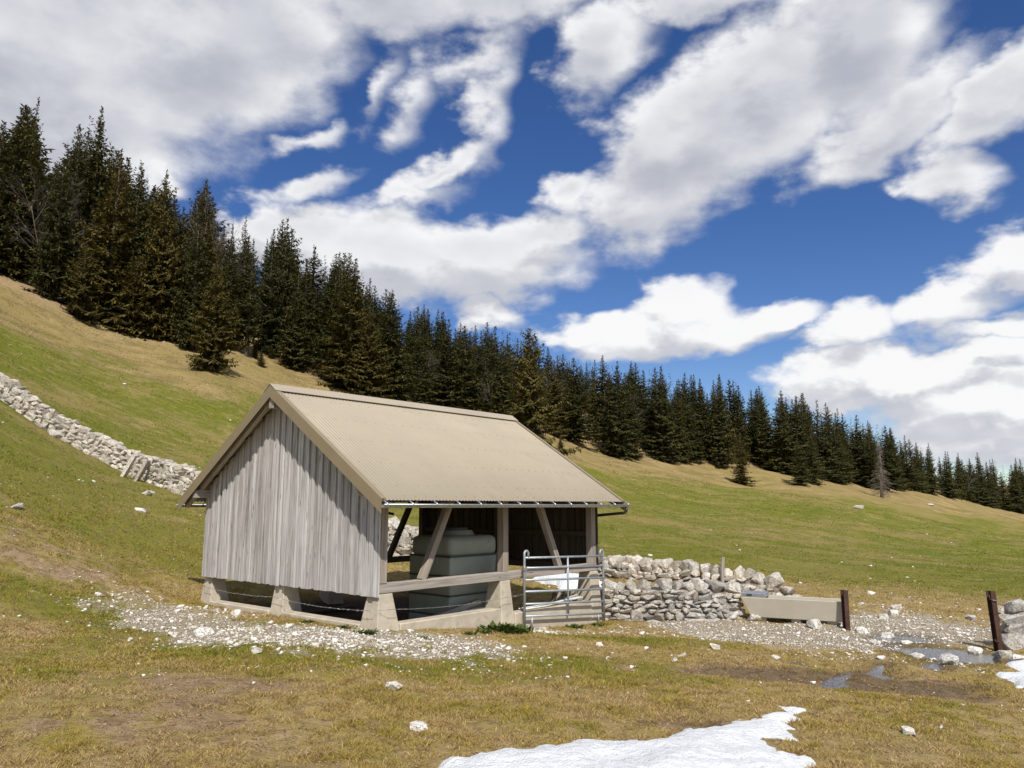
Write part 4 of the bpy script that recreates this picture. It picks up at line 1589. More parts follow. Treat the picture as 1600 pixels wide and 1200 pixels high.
# ------------------------------------------------------------------ loose rocks
ROCKS = [(318, 993, .26, 'largest white rock on the gravel left of the near gable'), (369, 961, .20, 'white rock touching the low plinth under the gable'), (371, 1010, .12, 'small white stone in grass below the gravel, left of the barn corner'),
         (402, 1020, .14, 'white stone in grass straight below the middle gable pier'), (793, 981, .2, 'pale rock among weeds at the foot of the long plinth'), (1178, 970, .34, 'pale boulder under the left end of the water trough'), (1146, 966, .28, 'boulder at the corner where the stone wall meets the trough'),
         (1275, 979, .32, 'flat white rock under the right part of the trough'), (1346, 989, .24, 'white rock on the gravel just right of the trough post'), (1387, 997, .22, 'white rock on the edge of the small upper puddle'), (1365, 1005, .16, 'stone on the left tip of the long puddle'),
         (1396, 961, .26, 'large white rock in the yellow grass beyond the gateway'), (1380, 967, .24, 'tan rock left of the large white rock beyond the gateway'), (1400, 952, .24, 'white rock farthest back beyond the gateway'), (1346, 945, .16, 'white rock in grass right behind the trough post'), (1516, 969, .26, 'white rock in the grass left of the right gatepost'),
         (1482, 1036, .30, 'pointed white boulder on the near bank of the long puddle'), (1524, 1020, .22, 'white stone on the right bank of the long puddle'), (1417, 1006, .18, 'stone between the two puddles'), (1433, 1028, .2, 'white stone on the lower left bank of the long puddle'), (1568, 1027, .26, 'white rock at the foot of the right gatepost'), (1586, 1032, .22, 'white rock below the stub wall at the right edge'),
         (614, 1075, .14, 'pale stone in straw grass below the barn corner'), (654, 1141, .13, 'grey stone lying in the brown grass of the lower foreground'), (1066, 1026, .12, 'white stone in green grass below the stone wall'), (1054, 1034, .10, 'small tan stone beside the white stone in the grass'), (936, 1010, .13, 'white stone in the green strip below the gate'), (1212, 1029, .11, 'white stone on bare mud below the gravel track'), (1117, 1013, .16, 'tan wedge stone at the gravel edge'),
         (1420, 1147, .12, 'white stone in brown grass right of the snow'), (232, 774, .42, 'white boulder on the grass below the hillside wall'), (86, 681, .5, 'white boulder at the foot of the hillside wall near the picture edge'), (26, 794, .26, 'single white stone on the left slope far from the wall'), (320, 1000, .0, ''), (155, 930, .13, 'white stone at the left end of the gravel'), (1455, 790, 1.3, 'pale rock outcrop on the far right meadow slope'), (1340, 794, 1.2, 'flat pale rock outcrop below the dead spruce'), (270, 994, .13, 'pair stone left of the largest white rock')]
for k, (px, py, s, lab) in enumerate(ROCKS):
    if s == 0:
        continue
    q = at(px, py)
    me = STONES[k % 16].copy()
    me.materials.clear()
    me.materials.append(M_ROCK)
    me.name = 'rock'
    o = link('rock', me)
    o.scale = (s * random.uniform(.9, 1.2), s * random.uniform(.8, 1.1), s * random.uniform(.5, .72) * (1 if s < 1 else .6))
    o.location = (q[0], q[1], q[2] + o.scale[2] * .22)
    o.rotation_euler = (random.uniform(-.2, .2), random.uniform(-.2, .2), random.uniform(0, 6))
    tag(o, lab, 'rock', 'loose limestone rocks')


# ------------------------------------------------------------------ scattered gravel (uncountable)
def scatter_join(name, protos, P, scale, rot, squash, mat):
    arrs = [mesh_arrays(m) for m in protos]
    which = rng.integers(0, len(arrs), len(P))
    VV, FF, n = [], [], 0
    for k, (v, f) in enumerate(arrs):
        idx = np.where(which == k)[0]
        if len(idx) == 0:
            continue
        c, s = np.cos(rot[idx]), np.sin(rot[idx])
        v3 = v[None] * scale[idx][:, None, None]
        v3 = v3 * np.stack([np.ones(len(idx)), np.ones(len(idx)) * .85, squash[idx]], -1)[:, None]
        x = v3[..., 0] * c[:, None] - v3[..., 1] * s[:, None]
        y = v3[..., 0] * s[:, None] + v3[..., 1] * c[:, None]
        out_ = np.stack([x, y, v3[..., 2]], -1) + P[idx][:, None]
        VV.append(out_.reshape(-1, 3))
        FF.append((f[None] + (n + np.arange(len(idx)) * len(v))[:, None, None]).reshape(-1, 3))
        n += len(idx) * len(v)
    return link(name, mesh_np(name, np.concatenate(VV), np.concatenate(FF), 3), None, mat)


PEB = [hull_stone(300 + k, 10, 2.6, .2) for k in range(8)]


def sample_frustum(n, r0, r1, az=38.0):
    a = np.radians(rng.uniform(-az, az, n))
    r = np.exp(rng.uniform(math.log(r0), math.log(r1), n))
    return r * np.sin(a), r * np.cos(a), r


def build_gravel():
    x, y, r = sample_frustum(210000, 8, 30)
    gr, gv, so, we = zones(x, y)
    u, v = barn_uv(x, y)
    inside = (u > -.1) & (u < 6.1) & (v > -.1) & (v < 5.6)
    dens = gv ** 1.4 * .46 + .0022 * (1 - gr)
    k = (rng.random(len(x)) < dens * (r / 14) ** .6) & ~inside & ~under_snow(x, y)
    x, y, r = x[k], y[k], r[k]
    s = np.exp(rng.normal(math.log(.023), .55, len(x)))
    s = np.clip(s, .010, .13)
    z = terrain(x, y) + s * .12
    o = scatter_join('gravel', PEB, np.stack([x, y, z], -1), s, rng.uniform(0, 6.28, len(x)), rng.uniform(.4, .75, len(x)), M_PEBBLE)
    tag(o, 'loose white limestone gravel around the barn and gateway', 'gravel', kind='stuff')
    # pale stones strewn over the pastures
    x, y, r = sample_frustum(9000, 24, 130)
    q = r / np.interp(np.degrees(np.arctan2(x, y)), TL_AZ, TL_R)
    n = fbm(x, y, 7, 3, 91)
    k = (rng.random(len(x)) < .018 + .6 * sstep(.12, .3, n) * sstep(.5, .95, q)) & (q < 1.05)
    x, y, r = x[k], y[k], r[k]
    s = np.clip(np.exp(rng.normal(math.log(.11), .55, len(x))), .04, .5)
    z = terrain(x, y) + s * .1
    o = scatter_join('field_stones', PEB, np.stack([x, y, z], -1), s, rng.uniform(0, 6.28, len(x)), rng.uniform(.4, .7, len(x)), M_PEBBLE)
    tag(o, 'small pale stones strewn over the pasture slopes', 'stones', kind='stuff')


build_gravel()


# ------------------------------------------------------------------ grass
def build_grass(name, n, r0, r1, hmul, label):
    x, y, r = sample_frustum(n, r0, r1)
    gr, gv, so, we = zones(x, y)
    u, v = barn_uv(x, y)
    inside = (u > -.06) & (u < 6.1) & (v > -.06) & (v < 5.56)
    clump = fbm(x, y, .16, 3, 101) * 1.6 + fbm(x, y, .9, 3, 105) * .9
    dens = (.58 + clump * 1.25 + gr * .25 - np.clip(so + fbm(x, y, .3, 3, 107) * .9, 0, 1) * .8 - gv * 1.1) * (1 - sstep(15, 34, r))
    k = (rng.random(n) < dens) & ~inside & ~under_snow(x, y, -.06)
    for P in PUDDLES:
        k &= ~(poly_sd(x, y, P) > -.05)
    x, y, r, gr, so, we, clump = (a[k] for a in (x, y, r, gr, so, we, clump))
    n = len(x)
    z = terrain(x, y)
    tuft = sstep(.1, .5, clump)
    h = (.009 + .015 * rng.random(n) + .016 * tuft) * hmul * (1 + r / 40)
    w = (.0022 + .00042 * r) * rng.uniform(.7, 1.3, n)
    a = rng.uniform(0, 6.283, n)
    lean = rng.uniform(.4, 2.4, n) * h
    la = rng.uniform(0, 6.283, n)
    bx, by = np.cos(a) * w, np.sin(a) * w
    P0 = np.stack([x - bx, y - by, z - .006], -1)
    P1 = np.stack([x + bx, y + by, z - .006], -1)
    P2 = np.stack([x + np.cos(la) * lean, y + np.sin(la) * lean, z + h], -1)
    V = np.stack([P0, P1, P2], 1).reshape(-1, 3)
    me = mesh_np(name, V, np.arange(3 * n), 3)
    nl = fbm(x, y, .5, 3, 111) * 1.3 + fbm(x, y, 3.0, 3, 115) * .8
    g = np.clip(gr * .95 + nl * 1.3 + rng.normal(0, .24, n) + .02, 0, 1)[:, None]
    straw = np.array([.58, .43, .20]) * (.45 + .75 * rng.random((n, 1)))
    olive = np.array([.46, .345, .055]) * (.5 + .7 * rng.random((n, 1)))
    green = np.array([.22, .245, .026]) * (.5 + .9 * rng.random((n, 1)))
    c = np.where(g < .5, straw * (1 - g * 2) + olive * g * 2, olive * (2 - 2 * g) + green * (2 * g - 1))
    brown = np.array([.34, .225, .115])
    mixb = (rng.random((n, 1)) < (.22 + .4 * so[:, None])) * .75
    c = c * (1 - mixb) + brown * mixb
    c = c * (1 - .45 * we[:, None])
    col = np.concatenate([c, np.ones((n, 1))], 1).astype(np.float32)
    att = me.color_attributes.new('tint', 'FLOAT_COLOR', 'POINT')
    att.data.foreach_set('color', np.repeat(col, 3, 0).ravel())
    o = link(name, me, None, M_GRASS)
    tag(o, label, 'grass', kind='stuff')


build_grass('grass', 900000, 4.3, 34, 1.0, 'short winter-worn grass of straw and green blades over the pasture')


def build_tufts():
    """coarser tufts that carry the texture of the sward up the slopes"""
    n = 420000
    x, y, r = sample_frustum(n, 17, 120, 36)
    gr, gv, so, we = zones(x, y)
    u, v = barn_uv(x, y)
    q = r / np.interp(np.degrees(np.arctan2(x, y)), TL_AZ, TL_R)
    inside = (u > -.06) & (u < 6.1) & (v > -.06) & (v < 5.56)
    clump = fbm(x, y, 1.1, 4, 201, .65) * 2.0 + fbm(x, y, 6, 3, 205) * .8
    k = (rng.random(n) < (.38 + clump) * sstep(15, 30, r) - gv * .6) & ~inside & ~under_snow(x, y, -.06) & (q < 1.02)
    x, y, r, gr = (a[k] for a in (x, y, r, gr))
    n = len(x)
    z = terrain(x, y)
    h = (.012 + .03 * rng.random(n)) * (.7 + r / 70)
    w = (.006 + .0006 * r) * rng.uniform(.6, 1.4, n)
    a = rng.uniform(0, 6.283, n)
    la = rng.uniform(0, 6.283, n)
    lean = rng.uniform(.6, 3.0, n) * h
    P0 = np.stack([x - np.cos(a) * w, y - np.sin(a) * w, z - .015], -1)
    P1 = np.stack([x + np.cos(a) * w, y + np.sin(a) * w, z - .015], -1)
    P2 = np.stack([x + np.cos(la) * lean, y + np.sin(la) * lean, z + h], -1)
    me = mesh_np('pasture_tufts', np.stack([P0, P1, P2], 1).reshape(-1, 3), np.arange(3 * n), 3)
    g = np.clip(gr + fbm(x, y, 2.5, 4, 211) * 1.6 + rng.normal(0, .18, n), 0, 1)[:, None]
    c = np.array([.46, .345, .14]) * (1 - g) + np.array([.20, .235, .025]) * g
    c = c * rng.uniform(.65, 1.2, (n, 1))
    att = me.color_attributes.new('tint', 'FLOAT_COLOR', 'POINT')
    att.data.foreach_set('color', np.repeat(np.concatenate([c, np.ones((n, 1))], 1).astype(np.float32), 3, 0).ravel())
    tag(link('pasture_tufts', me, None, M_GRASS), 'coarse grass tufts over the upper pasture slopes', 'grass', kind='stuff')


build_tufts()


def build_clods():
    x, y, r = sample_frustum(110000, 4.6, 22)
    gr, gv, so, we = zones(x, y)
    u, v = barn_uv(x, y)
    inside = (u > -.3) & (u < 6.1) & (v > -.3) & (v < 5.6)
    k = (rng.random(len(x)) < (np.clip(so + fbm(x, y, .25, 3, 121) * 1.2, 0, 1) * .5 + .02) * (1 - gv)) & ~inside & ~under_snow(x, y)
    x, y, r = x[k], y[k], r[k]
    s_ = np.clip(np.exp(rng.normal(math.log(.018), .5, len(x))), .008, .05)
    o = scatter_join('soil_clods', PEB, np.stack([x, y, terrain(x, y) + s_ * .02], -1), s_, rng.uniform(0, 6.28, len(x)), rng.uniform(.3, .6, len(x)), M_CLOD)
    tag(o, 'crumbled brown soil clods in the trampled patches', 'soil', kind='stuff')


M_CLOD = mat_plain('dry_soil_clod', (.26, .175, .095), .95, 0, .35, 9, .5, 60, .01, .1, stain=(.2, .13, .07), stain_amt=.7)
build_clods()


# weeds against the plinth and pier
def weed(px, py, s, n, lab):
    q = at(px, py + 5)
    s *= 1.4
    bm = bmesh.new()
    r_ = random.Random(int(px * 3 + py))
    for _ in range(n):
        a = r_.uniform(0, 6.28)
        l_ = s * r_.uniform(.5, 1)
        up = r_.uniform(.4, 1.2)
        b0 = Vector((r_.gauss(0, s * .5), r_.gauss(0, s * .3), 0))
        d = Vector((math.cos(a), math.sin(a), up)).normalized()
        sd_ = d.cross(Vector((0, 0, 1))).normalized() * l_ * .13
        m_ = b0 + d * l_ * .55
        t_ = b0 + d * l_ + Vector((0, 0, -l_ * .15))
        v = [bm.verts.new(c) for c in (b0, m_ - sd_, t_, m_ + sd_)]
        bm.faces.new(v)
    me = bpy.data.meshes.new('weed_clump')
    bm.to_mesh(me)
    bm.free()
    at_ = me.attributes.new('tint', 'FLOAT', 'POINT')
    at_.data.foreach_set('value', np.repeat(rng.random(len(me.vertices) // 4), 4).astype(np.float32))
    o = link('weed_clump', me, None, M_WEED)
    o.location = (q[0], q[1], q[2] - .01)
    tag(o, lab, 'weeds', 'weed clumps at the foot of the barn')


for (px, py, s, n, lab) in [(783, 982, .2, 120, 'tallest green weed clump at the middle pier left of the pale rock'), (806, 983, .17, 110, 'weed clump at the foot of the left gate post'), (757, 984, .1, 60, 'low weed clump on the plinth left of the middle pier'), (900, 976, .12, 80, 'low weeds under the middle of the gate'),
                            (932, 973, .1, 60, 'small weeds at the right gate post'), (572, 985, .1, 90, 'grass weeds at the foot of the near corner pier'), (536, 977, .09, 80, 'green weeds along the gable plinth near the corner'), (735, 986, .08, 50, 'small weed tuft midway along the long plinth'), (660, 993, .07, 50, 'dry weed tuft at the long plinth near the corner'), (480, 968, .08, 70, 'green weeds along the gable plinth near the middle pier')]:
    weed(px, py, s, n, lab)


# ------------------------------------------------------------------ trees
def leaf_mesh(name, quads, tint):
    V = np.asarray(quads, np.float32).reshape(-1, 3)
    me = mesh_np(name, V, np.arange(len(V)), 4)
    a = me.attributes.new('tint', 'FLOAT', 'POINT')
    a.data.foreach_set('value', np.repeat(np.asarray(tint, np.float32), 4))
    return me


def spruce(seed, H=20.0, R=3.2, base=.04, whorls=34, per=8, power=.8, droop=1.0, ragged=.25, mat=None):
    r_ = np.random.default_rng(seed)
    quads, tint = [], []
    a_l = r_.uniform(0, 6.28, 2)
    for wv in range(whorls):
        t0 = base + (1 - base) * (wv / whorls) ** 1.02
        nb = per if t0 < .85 else per - 2
        off = r_.uniform(0, 6.28)
        for k in range(nb):
            t = min(t0 + r_.uniform(-.5, .5) / whorls, .985)
            L = R * ((1 - t) ** power) * r_.uniform(1 - ragged * 1.6, 1 + ragged * .6)
            L *= .72 + .28 * min(1, (t - base + .02) / .12)
            L *= 1 + ragged * .8 * math.sin(a_l[0] + 2 * (off + k * 6.283 / nb) + t * 9) + ragged * .5 * math.sin(a_l[1] + t * 34)
            L = max(L, .16)
            a = off + k * 6.283 / nb + r_.uniform(-.3, .3)
            el = np.radians(38 * t ** 1.6 - 24 * droop * (1 - t))
            z0 = t * H
            ca, sa = math.cos(a), math.sin(a)
            out_ = np.array([ca, sa, 0.])
            lat = np.array([-sa, ca, 0.])
            bt = np.clip(.35 + r_.normal(0, .22), 0, 1)
            nst = max(3, int(L / .42) + 2)

            def pt(f):
                d = L * f
                return out_ * d * math.cos(el) + np.array([0, 0, z0 + d * math.sin(el) - droop * .10 * L * math.sin(f * 3.14) + .10 * L * f * f])
            for i in range(nst):
                f = .12 + .88 * (i + r_.uniform(.1, .9)) / nst
                p = pt(min(f, 1))
                ll = (.34 * L * (1.05 - f) + .24 * min(1.0, .25 + L * .6)) * r_.uniform(.7, 1.25)
                for sd in (-1, 1):
                    d = out_ * .62 + lat * sd * r_.uniform(.55, 1.0) + np.array([0, 0, -r_.uniform(.15, .75) * droop])
                    d /= np.linalg.norm(d)
                    wdt = np.cross(d, [0, 0, 1.])
                    wdt = wdt / (np.linalg.norm(wdt) + 1e-6) * ll * r_.uniform(.17, .26) + np.array([0, 0, r_.uniform(-.06, .06)])
                    m_ = p + d * ll * .5
                    quads.append((p, m_ + wdt, p + d * ll + np.array([0, 0, -.08 * ll]), m_ - wdt))
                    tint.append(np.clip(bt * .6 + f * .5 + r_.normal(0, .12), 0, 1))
                # hanging twigs
                hl_ = r_.uniform(.25, .6) * (.6 + .5 * (1 - t)) * droop * min(1.0, .2 + L * .6)
                sidev = (out_ * r_.uniform(-1, 1) + lat * r_.uniform(-1, 1))
                sidev = sidev / (np.linalg.norm(sidev) + 1e-6) * r_.uniform(.10, .2) * min(1.0, .3 + L * .6)
                q = p + np.array([0, 0, -hl_]) + out_ * .1
                quads.append((p - sidev * .6, p + sidev * .6, q + sidev * .35, q - sidev * .35))
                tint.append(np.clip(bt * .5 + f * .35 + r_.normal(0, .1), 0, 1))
            # tip spray
            p = pt(1.0)
            d = out_ + np.array([0, 0, .15])
            kt = min(1.0, .3 + L * .5)
            wdt = lat * .13 * kt
            quads.append((p - out_ * .35 * kt, p + wdt, p + d * .3 * kt, p - wdt))
            tint.append(np.clip(bt + .4, 0, 1))
    # leader
    for k in range(10):
        a = r_.uniform(0, 6.28)
        z = H * (1 - .035 * r_.random())
        d = np.array([math.cos(a), math.sin(a), .9]) * .28
        s_ = np.array([-math.sin(a), math.cos(a), 0]) * .07
        p = np.array([0, 0, z])
        quads.append((p, p + d * .5 + s_, p + d, p + d * .5 - s_))
        tint.append(.4)
    crown = leaf_mesh('crown', quads, tint)
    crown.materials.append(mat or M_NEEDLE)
    bm = bmesh.new()
    bm_tube(bm, [(0, 0, -1.2), (0, 0, .4), (.03, 0, H * .4), (0, .02, H * .75), (0, 0, H * .995)], [.34, .28, .2, .1, .02], 7)
    trunk = bm_mesh('trunk', bm, True)
    trunk.materials.append(M_BARK)
    return crown, trunk


def bare_tree(seed, H=14.0, mat=None, spread=.5):
    r_ = random.Random(seed)
    bm = bmesh.new()
    bm2 = bmesh.new()

    def grow(p, d, L, rad, lev):
        n = 4
        pts, rs = [p], [rad]
        for k in range(n):
            d = (d + Vector((r_.gauss(0, .13), r_.gauss(0, .13), r_.gauss(.04, .08)))).normalized()
            pts.append(pts[-1] + d * L / n)
            rs.append(rad * (1 - .62 * (k + 1) / n))
        bm_tube(bm if lev == 0 else bm2, pts, rs, 6 if lev == 0 else 3, cap=lev == 0)
        if lev >= 4:
            return
        nb = (12, 6, 5, 4)[lev]
        for k in range(nb):
            f = r_.uniform(.28 if lev == 0 else .2, 1.0)
            i = min(int(f * n), n - 1)
            q = pts[i].lerp(pts[i + 1], f * n - i)
            a = r_.uniform(0, 6.28)
            ax_ = d.orthogonal().normalized()
            ax_.rotate(Matrix.Rotation(a, 3, d))
            dd = (d * (1.0) + ax_ * r_.uniform(spread, spread * 2.2)).normalized()
            grow(q, dd, L * r_.uniform(.38, .62) * (1.1 - .35 * f), rad * .42 * (1.15 - .6 * f), lev + 1)
    grow(Vector((0, 0, -.6)), Vector((r_.gauss(0, .08), r_.gauss(0, .08), 1)).normalized(), H * .86, .115 * H / 14, 0)
    t_ = bm_mesh('trunk', bm, True)
    c_ = bm_mesh('crown', bm2)
    t_.materials.append(mat or M_BARE)
    c_.materials.append(mat or M_BARE)
    return c_, t_


def dead_spruce(seed, H=16.0):
    r_ = random.Random(seed)
    bm = bmesh.new()
    for k in range(190):
        t = r_.uniform(.06, .97) ** 1.1
        L = 2.6 * (1 - t) ** .8 * r_.uniform(.4, 1.1) + .2
        if t > .55:
            L *= .45
        a = r_.uniform(0, 6.28)
        o_ = Vector((math.cos(a), math.sin(a), 0))
        p = Vector((0, 0, t * H))
        pts = [p, p + o_ * L * .5 + Vector((0, 0, -.12 * L)), p + o_ * L * .9 + Vector((0, 0, -.5 * L))]
        bm_tube(bm, pts, [.035, .025, .010], 3, cap=False)
        for _ in range(5):
            f = r_.uniform(.2, .95)
            q = pts[0].lerp(pts[2], f) + Vector((0, 0, .1 * L))
            e = q + Vector((r_.gauss(0, .25), r_.gauss(0, .25), -r_.uniform(.3, .8)))
            bm_tube(bm, [q, e], [.018, .006], 3, cap=False)
    c_ = bm_mesh('crown', bm)
    bm = bmesh.new()
    bm_tube(bm, [(0, 0, -1), (0, 0, .5), (.05, 0, H * .5), (0, 0, H)], [.32, .26, .15, .02], 7)
    t_ = bm_mesh('trunk', bm, True)
    for m_ in (c_, t_):
        m_.materials.append(M_DEAD)
    return c_, t_


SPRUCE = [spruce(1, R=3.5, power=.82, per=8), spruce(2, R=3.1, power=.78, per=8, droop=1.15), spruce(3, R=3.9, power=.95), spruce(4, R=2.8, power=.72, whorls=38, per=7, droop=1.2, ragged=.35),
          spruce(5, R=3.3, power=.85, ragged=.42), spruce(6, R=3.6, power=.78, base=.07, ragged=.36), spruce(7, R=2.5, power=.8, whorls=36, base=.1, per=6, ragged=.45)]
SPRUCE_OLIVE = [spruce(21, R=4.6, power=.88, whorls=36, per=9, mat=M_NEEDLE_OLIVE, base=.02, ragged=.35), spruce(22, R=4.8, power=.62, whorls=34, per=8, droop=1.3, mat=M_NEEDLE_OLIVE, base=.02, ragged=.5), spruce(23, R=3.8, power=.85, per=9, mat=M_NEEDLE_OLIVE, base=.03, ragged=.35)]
BARE = [bare_tree(31), bare_tree(32, spread=.42), bare_tree(33, spread=.6)]
DEADSP = dead_spruce(41)


def plant(name, proto, loc, h, label, cat='tree', group=None, H=20.0, wide=1.0, sink=.0):
    root = tag(empty(name, (loc[0], loc[1], loc[2] - sink), random.uniform(0, 6.28)), label, cat, group)
    root.rotation_euler = (random.gauss(0, .018), random.gauss(0, .018), root.rotation_euler[2])
    k = h / H
    for nm, me in zip(('crown', 'trunk'), proto):
        o = bpy.data.objects.new(nm, me)
        COL.objects.link(o)
        o.parent = root
        o.scale = (k * wide, k * wide, k)
    return root


def plant_px(name, proto, px, pybase, pytop, label, depth=None, wide=1.0, H=20.0, group=None, cat='tree'):
    if depth is None:
        q = at(px, pybase)
    else:
        r = ray(px, pybase)
        q = np.array([r[0] / r[1] * depth, depth, 0])
        q[2] = tz(q[0], q[1])
    d = ray(px, pytop)
    top = EYE[2] + d[2] / d[1] * q[1]
    h = max(top - q[2], 2.0)
    return plant(name, proto, q, h, label, cat, group, H, wide), q, h


SKY_X = [-80, 0, 20, 40, 62, 95, 132, 165, 195, 225, 243, 285, 310, 345, 376, 398, 420, 436, 466, 492, 520, 547, 570, 592, 620, 640, 656, 692, 735, 762, 800, 828, 860, 882, 922, 970, 1000, 1037, 1070, 1095, 1130, 1190, 1225, 1262, 1300, 1330, 1400, 1432, 1480, 1540, 1600, 1700]
SKY_Y = [190, 185, 155, 190, 250, 205, 163, 232, 250, 280, 268, 330, 279, 350, 340, 390, 352, 340, 388, 380, 392, 396, 428, 446, 450, 478, 470, 482, 505, 500, 515, 512, 545, 548, 550, 562, 566, 572, 580, 586, 584, 600, 606, 612, 628, 642, 664, 682, 700, 708, 716, 722]


def skyline(px):
    return float(np.interp(px, SKY_X, SKY_Y))


placed = []
# trees one can single out
SPECIAL = [
    ('spruce_tree', SPRUCE[6], 20, 455, 156, 'tallest thin grey-green spruce at the far left edge of the forest', 92, .9),
    ('spruce_tree', SPRUCE[3], 132, 480, 163, 'very tall spruce with bare-looking pointed top rising above the left group', 96, .95),
    ('spruce_tree', SPRUCE[0], 97, 480, 206, 'dark tall spruce just left of the very tall pointed one', 93, 1.0),
    ('spruce_tree', SPRUCE_OLIVE[2], 165, 505, 233, 'olive tall spruce in the middle of the left group', 84, 1.15),
    ('spruce_tree', SPRUCE[1], 197, 505, 251, 'dark spruce right of the olive one in the left group', 88, 1.1),
    ('spruce_tree', SPRUCE_OLIVE[0], 244, 528, 268, 'broad olive spruce at the right front of the left group', None, .95),
    ('spruce_tree', SPRUCE_OLIVE[1], 125, 498, 385, 'low bushy olive spruce at the front of the left group', None, 1.25),
    ('spruce_tree', SPRUCE_OLIVE[0], 205, 522, 400, 'wide low spruce skirting the left group with a dark shadow on the grass', None, 1.6),
    ('spruce_tree', SPRUCE_OLIVE[0], 331, 577, 396, 'lone bushy conical spruce standing in front of the forest above the barn gable', None, 1.12),
    ('spruce_tree', SPRUCE[5], 311, 500, 279, 'tall dark spruce behind the lone conical one', 100, 1.0),
    ('spruce_tree', SPRUCE[6], 376, 515, 339, 'thin half-bare spruce standing beside a white leaning trunk', 108, .9),
    ('spruce_tree', SPRUCE[3], 436, 548, 340, 'tall spruce with a sharp top against the white cloud', 106, 1.0),
    ('spruce_tree', SPRUCE_OLIVE[2], 547, 605, 396, 'massive dark spruce behind the ridge of the barn', 96, 1.45),
    ('spruce_tree', SPRUCE_OLIVE[0], 578, 618, 470, 'broad low spruce spreading over the grass just above the barn ridge', 93, 1.2),
    ('spruce_tree', SPRUCE_OLIVE[1], 828, 690, 512, 'big olive spruce with spreading ragged top behind the right end of the roof', 88, 1.12),
    ('spruce_tree', SPRUCE[2], 970, 700, 565, 'front dark spruce reaching the grass right of the roof', None, 1.2),
    ('spruce_tree', SPRUCE[0], 1037, 721, 573, 'broad dark spruce at the forest edge left of the lone meadow spruce', None, 1.35),
    ('spruce_tree', SPRUCE[2], 1088, 722, 640, 'short spruce at the forest edge just left of a gap in the trees', None, 1.3),
    ('spruce_tree', SPRUCE[1], 1128, 730, 584, 'tall dark spruce behind the lone meadow spruce', None, 1.25),
    ('spruce_tree', SPRUCE_OLIVE[2], 1159, 757, 678, 'lone small spruce standing out on the meadow with its trunk showing', None, 1.55),
    ('spruce_tree', SPRUCE[2], 1252, 759, 680, 'small spruce with a visible trunk at the meadow edge in front of the dark stand', None, 1.4),
    ('spruce_tree', SPRUCE[0], 1270, 756, 660, 'spruce just right of the small one with visible trunk', None, 1.2),
    ('spruce_tree', SPRUCE[5], 1294, 752, 645, 'dark spruce at the right of the three meadow-edge ones', None, 1.3),
    ('spruce_tree', SPRUCE[2], 1482, 777, 705, 'last dark spruce at the meadow edge before the far forest', None, 1.3),
]
for nm, pr, px, pb, pt_, lab, dep, wd in SPECIAL:
    o, q, h = plant_px(nm, pr, px, pb, pt_, lab, dep, wd)
    placed.append((q[0], q[1]))
plant_px('dead_spruce_tree', DEADSP, 1378, 777, 690, 'dead grey-brown spruce standing alone on the meadow', None, 1.9, 16.0)
BARES = [(14, 440, 235, 'bare grey deciduous tree at the very left edge among the spruces', 90), (42, 445, 270, 'pale bare tree with forked trunk left of the dark spruces', 84), (62, 470, 285, 'bare crooked tree leaning over the slope in front of the left spruces', 80), (290, 510, 300, 'bare grey tree between the left group and the lone spruce', 96), (300, 515, 345, 'fine-twigged bare tree behind the lone conical spruce', 92), (362, 520, 345, 'bare tree with white trunk right of the lone spruce', 104),
         (392, 540, 380, 'thin bare tree left of the sharp-topped spruce', 108), (345, 505, 350, 'bare twiggy tree with its top against blue sky', 106), (905, 690, 590, 'bare white-trunked tree in the forest edge right of the roof', 132), (985, 702, 610, 'brown bare tree between two dark spruces right of the roof', 140), (880, 685, 575, 'grey bare tree close to the big ragged spruce', 126), (1508, 778, 728, 'round bare grey tree at the far forest edge', 205), (1520, 782, 735, 'second round bare tree to the right in the far forest edge', 212), (1345, 752, 690, 'bare grey tree in the gap left of the dead spruce', 172), (655, 630, 540, 'bare branching tree in front of the spruces above the barn ridge', 108), (78, 475, 300, 'bushy bare grey tree right of the crooked one at the left', 82), (300, 520, 310, 'tall bare tree behind the right front spruce of the left group', 98), (420, 548, 430, 'short bare tree among the trunks left of the massive dark spruce', 106), (770, 660, 570, 'small bare tree left of the big ragged spruce', 112)]
for k, (px, pb, pt_, lab, dep) in enumerate(BARES):
    plant_px('bare_tree', BARE[k % 3], px, pb, pt_ + 12, lab, dep + 3, .8, 14.0, 'bare deciduous trees in the forest edge')
SAPS = [(412, 535, 505, 'sapling spruce on the bare slope right of the lone spruce'), (398, 560, 545, 'small green bush on the slope below the sapling'), (423, 560, 540, 'little spruce seedling below the sapling on the brown slope'), (445, 566, 553, 'round seedling left of the forest edge on the slope'), (463, 568, 556, 'small seedling close to the forest edge above the barn'), (408, 573, 566, 'lowest dark seedling on the brown slope'), (372, 525, 500, 'dark young spruce right behind the lone conical spruce'), (1192, 728, 717, 'small bush on the bare gap in the right forest'), (876, 702, 692, 'low bush beside the right edge of the roof'), (494, 580, 574, 'dark dwarf bush near the broad low spruce')]
for px, pb, pt_, lab in SAPS:
    plant_px('spruce_sapling', SPRUCE_OLIVE[0], px, pb, pt_, lab, None, 1.5, 20.0, 'young spruces and bushes on the slope', 'sapling')

# the forest itself
n_forest = 0
rnd = random.Random(99)
FOREST_LABEL = 'dark green spruce among the dense forest stand along the hillside'


